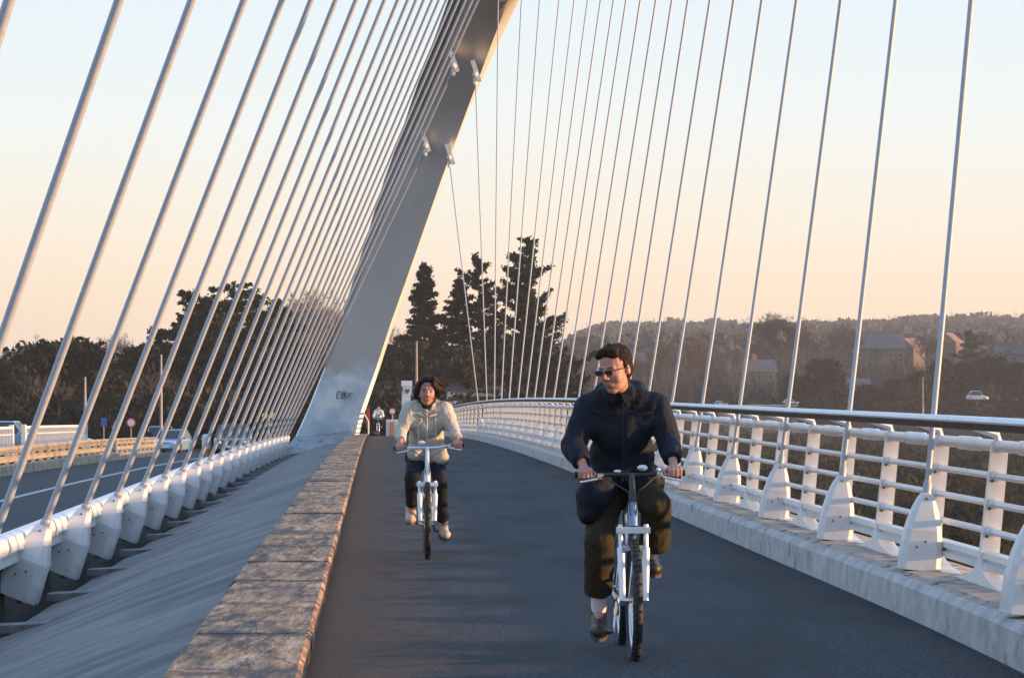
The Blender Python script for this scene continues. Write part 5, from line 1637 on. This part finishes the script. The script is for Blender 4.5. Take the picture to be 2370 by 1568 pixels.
        mb = MB(); mb.tube([q + Vector((0, -.02, -.01)), q + Vector((-s * .03, -.09, -.02)), Vector((s * .03, -.47, B['bar'] - .10)), Vector((s * .012, -.46, B['crown'] + .06))], .004, 6)
        mb.build('brake_cable', M['rubber'], hb, True)
    for (o_, d_, mt_) in S.get('bits', []):
        mb = MB(); mb.sphere(barc + Vector(o_), d_, 10, 6); mb.build('bar_light', M[mt_], hb, True)
    mb = MB()
    mb.tube([st + Vector((0, 0, -.05)), sd], .013, 10)
    mb.build('seat_post', M['chrome'], bike, True)
    mb = MB()
    mb.loft([[sd + Vector((-w, y, z)), ][0:0] or [sd + Vector((w * math.cos(a), y, z + .018 * math.sin(a))) for a in [2 * math.pi * i / 10 for i in range(10)]] for (y, w, z) in ((-.14, .012, .01), (-.12, .024, .014), (-.02, .035, .012), (.07, .07, .015), (.12, .075, .02), (.14, .05, .018))])
    mb.build('saddle', M['rubber'], bike, True)
    mb = MB(); mb.torus(BBk + Vector((-.05, 0, 0)), .075, .006, Matrix.Rotation(R(90), 3, 'Y'), 30, 6)
    for s, k in ((-1, 'r'), (1, 'l')):
        pc = Vector(J['pd' + k]); mb.tube([BBk + Vector((s * .055, 0, 0)), Vector((s * .075, pc.y, pc.z))], .011, 8)
        for q in range(5): pass
    cs = mb.build('crankset', M['chrome'], bike, True)
    for s, k in ((-1, 'r'), (1, 'l')):
        pc = Vector(J['pd' + k]); mb = MB(); mb.box(pc + Vector((s * .0, 0, 0)), (.085, .07, .022)); mb.tube([Vector((s * .075, pc.y, pc.z)), pc], .007, 6); mb.build('pedal', M['blackmetal'], cs)
    return bike, per

MAN = dict(head=(-.085, -.19, 1.625), hyaw=R(-38), hpitch=R(13), hroll=R(-4), hscale=1.10, neck=(-.05, .0, 1.505), chest=(-.035, .05, 1.29), pelvis=(0, .28, .97), bw=.182,
           shr=(-.225, .02, 1.405), shl=(.165, .02, 1.415), elr=(-.315, -.05, 1.19), ell=(.235, -.04, 1.23), har=(-.262, -.31, 1.035), hal=(.245, -.31, 1.045),
           hipr=(-.10, .26, .92), hipl=(.10, .26, .92), knr=(-.165, -.05, .66), knl=(.155, -.14, .86), anr=(-.155, .17, .235), anl=(.145, .19, .565),
           cur=(-.160, .12, .345), cul=(.165, .06, .625), **{'for': (-.165, -.02, .125), 'fol': (.155, .0, .485)}, pdr=(-.13, .08, .115), pdl=(.13, .08, .455), hem=.8, mouth=.005,
           drape=[((-.09, .10, 1.47), .105, (.03, .10, 1.475), .105), ((-.12, .22, 1.0), .13, (-.20, -.02, .90), .10), ((-.20, -.02, .90), .10, (-.225, -.02, .81), .07), ((.08, .2, 1.0), .12, (.12, .10, .98), .11)],
           bike=dict(crown=.73, bar=1.045, saddle=.95))
WOM = dict(head=(.0, -.10, 1.50), hyaw=R(3), hpitch=R(7), hroll=R(3), hscale=1.08, neck=(.0, .01, 1.375), chest=(.0, .07, 1.20), pelvis=(0, .26, .93), bw=.155,
           shr=(-.150, .0, 1.325), shl=(.155, .0, 1.325), elr=(-.235, -.06, 1.135), ell=(.245, -.05, 1.145), har=(-.245, -.31, .985), hal=(.275, -.31, 1.01),
           hipr=(-.095, .25, .88), hipl=(.095, .25, .88), knr=(-.135, -.12, .72), knl=(.115, -.10, .70), anr=(-.145, .06, .40), anl=(.145, .22, .30),
           cur=(-.140, .03, .455), cul=(.150, .16, .325), **{'for': (-.150, -.12, .335), 'fol': (.175, .04, .185)}, pdr=(-.13, -.05, .30), pdl=(.13, .22, .215), hem=.8, smile=True,
           drape=[((.06, .2, .95), .12, (.13, .02, .90), .07), ((-.06, .2, .95), .12, (-.11, .05, .93), .07)],
           bike=dict(crown=.665, bar=1.0, saddle=.90))
SM = dict(hair='hairblack', hairstyle='short', glasses=True, jacket='navy', collar='closed', trousers='olive', legw=1.04, cuff=.092, slw=1.02, shoetop=.015, sock=True, shoe='shoedark', frame='frameblue', fork='silver', barm='blackmetal',
          bits=[((.06, -.03, .03), (.030, .022, .018), 'silver'), ((-.08, -.02, .01), (.022, .012, .010), 'silver'), ((.15, -.02, .02), .013, 'silver')])
SW = dict(hair='hairbrown', hairstyle='long', jacket='beige', collar='open', scarf=True, trousers='denim', legw=.82, cuff=.058, slw=.80, shoetop=.03, shoe='shoebeige', frame='framewhite', fork='framewhite', barm='silver',
          bits=[((-.05, -.02, .035), (.032, .02, .022), 'framewhite')])
Zm = 17.4
cyclist('man', ((1452 - CX) * Zm / FPX, Zm, 0.012), R(1.9), MAN, SM, 'man in a dark navy jacket, olive trousers and glasses riding towards the camera', 'blue and silver mountain bike ridden by the man in the dark jacket')
Zw = 27.6
cyclist('woman', ((988 - CX) * Zw / FPX, Zw, 0.012), R(2.2), WOM, SW, 'woman in a beige jacket and dark trousers with windblown hair riding a bicycle', 'white bicycle with a silver handlebar ridden by the woman in beige')
FARJ = dict(MAN); FARJ.update(head=(0, -.12, 1.60), hyaw=0, shr=(-.18, 0, 1.40), shl=(.18, 0, 1.40), elr=(-.26, -.05, 1.18), ell=(.26, -.05, 1.18), drape=[])
SF = dict(SM); SF.update(glasses=False, jacket='sock', trousers='denim', bits=[], hair='hairbrown')
Zf = 168.0
cyclist('far', ((876 - CX) * Zf / FPX, Zf, crest(Zf)), 0, FARJ, SF, 'tiny distant cyclist in a whitish top at the far end of the path', 'tiny distant bicycle at the far end of the path', far=True)
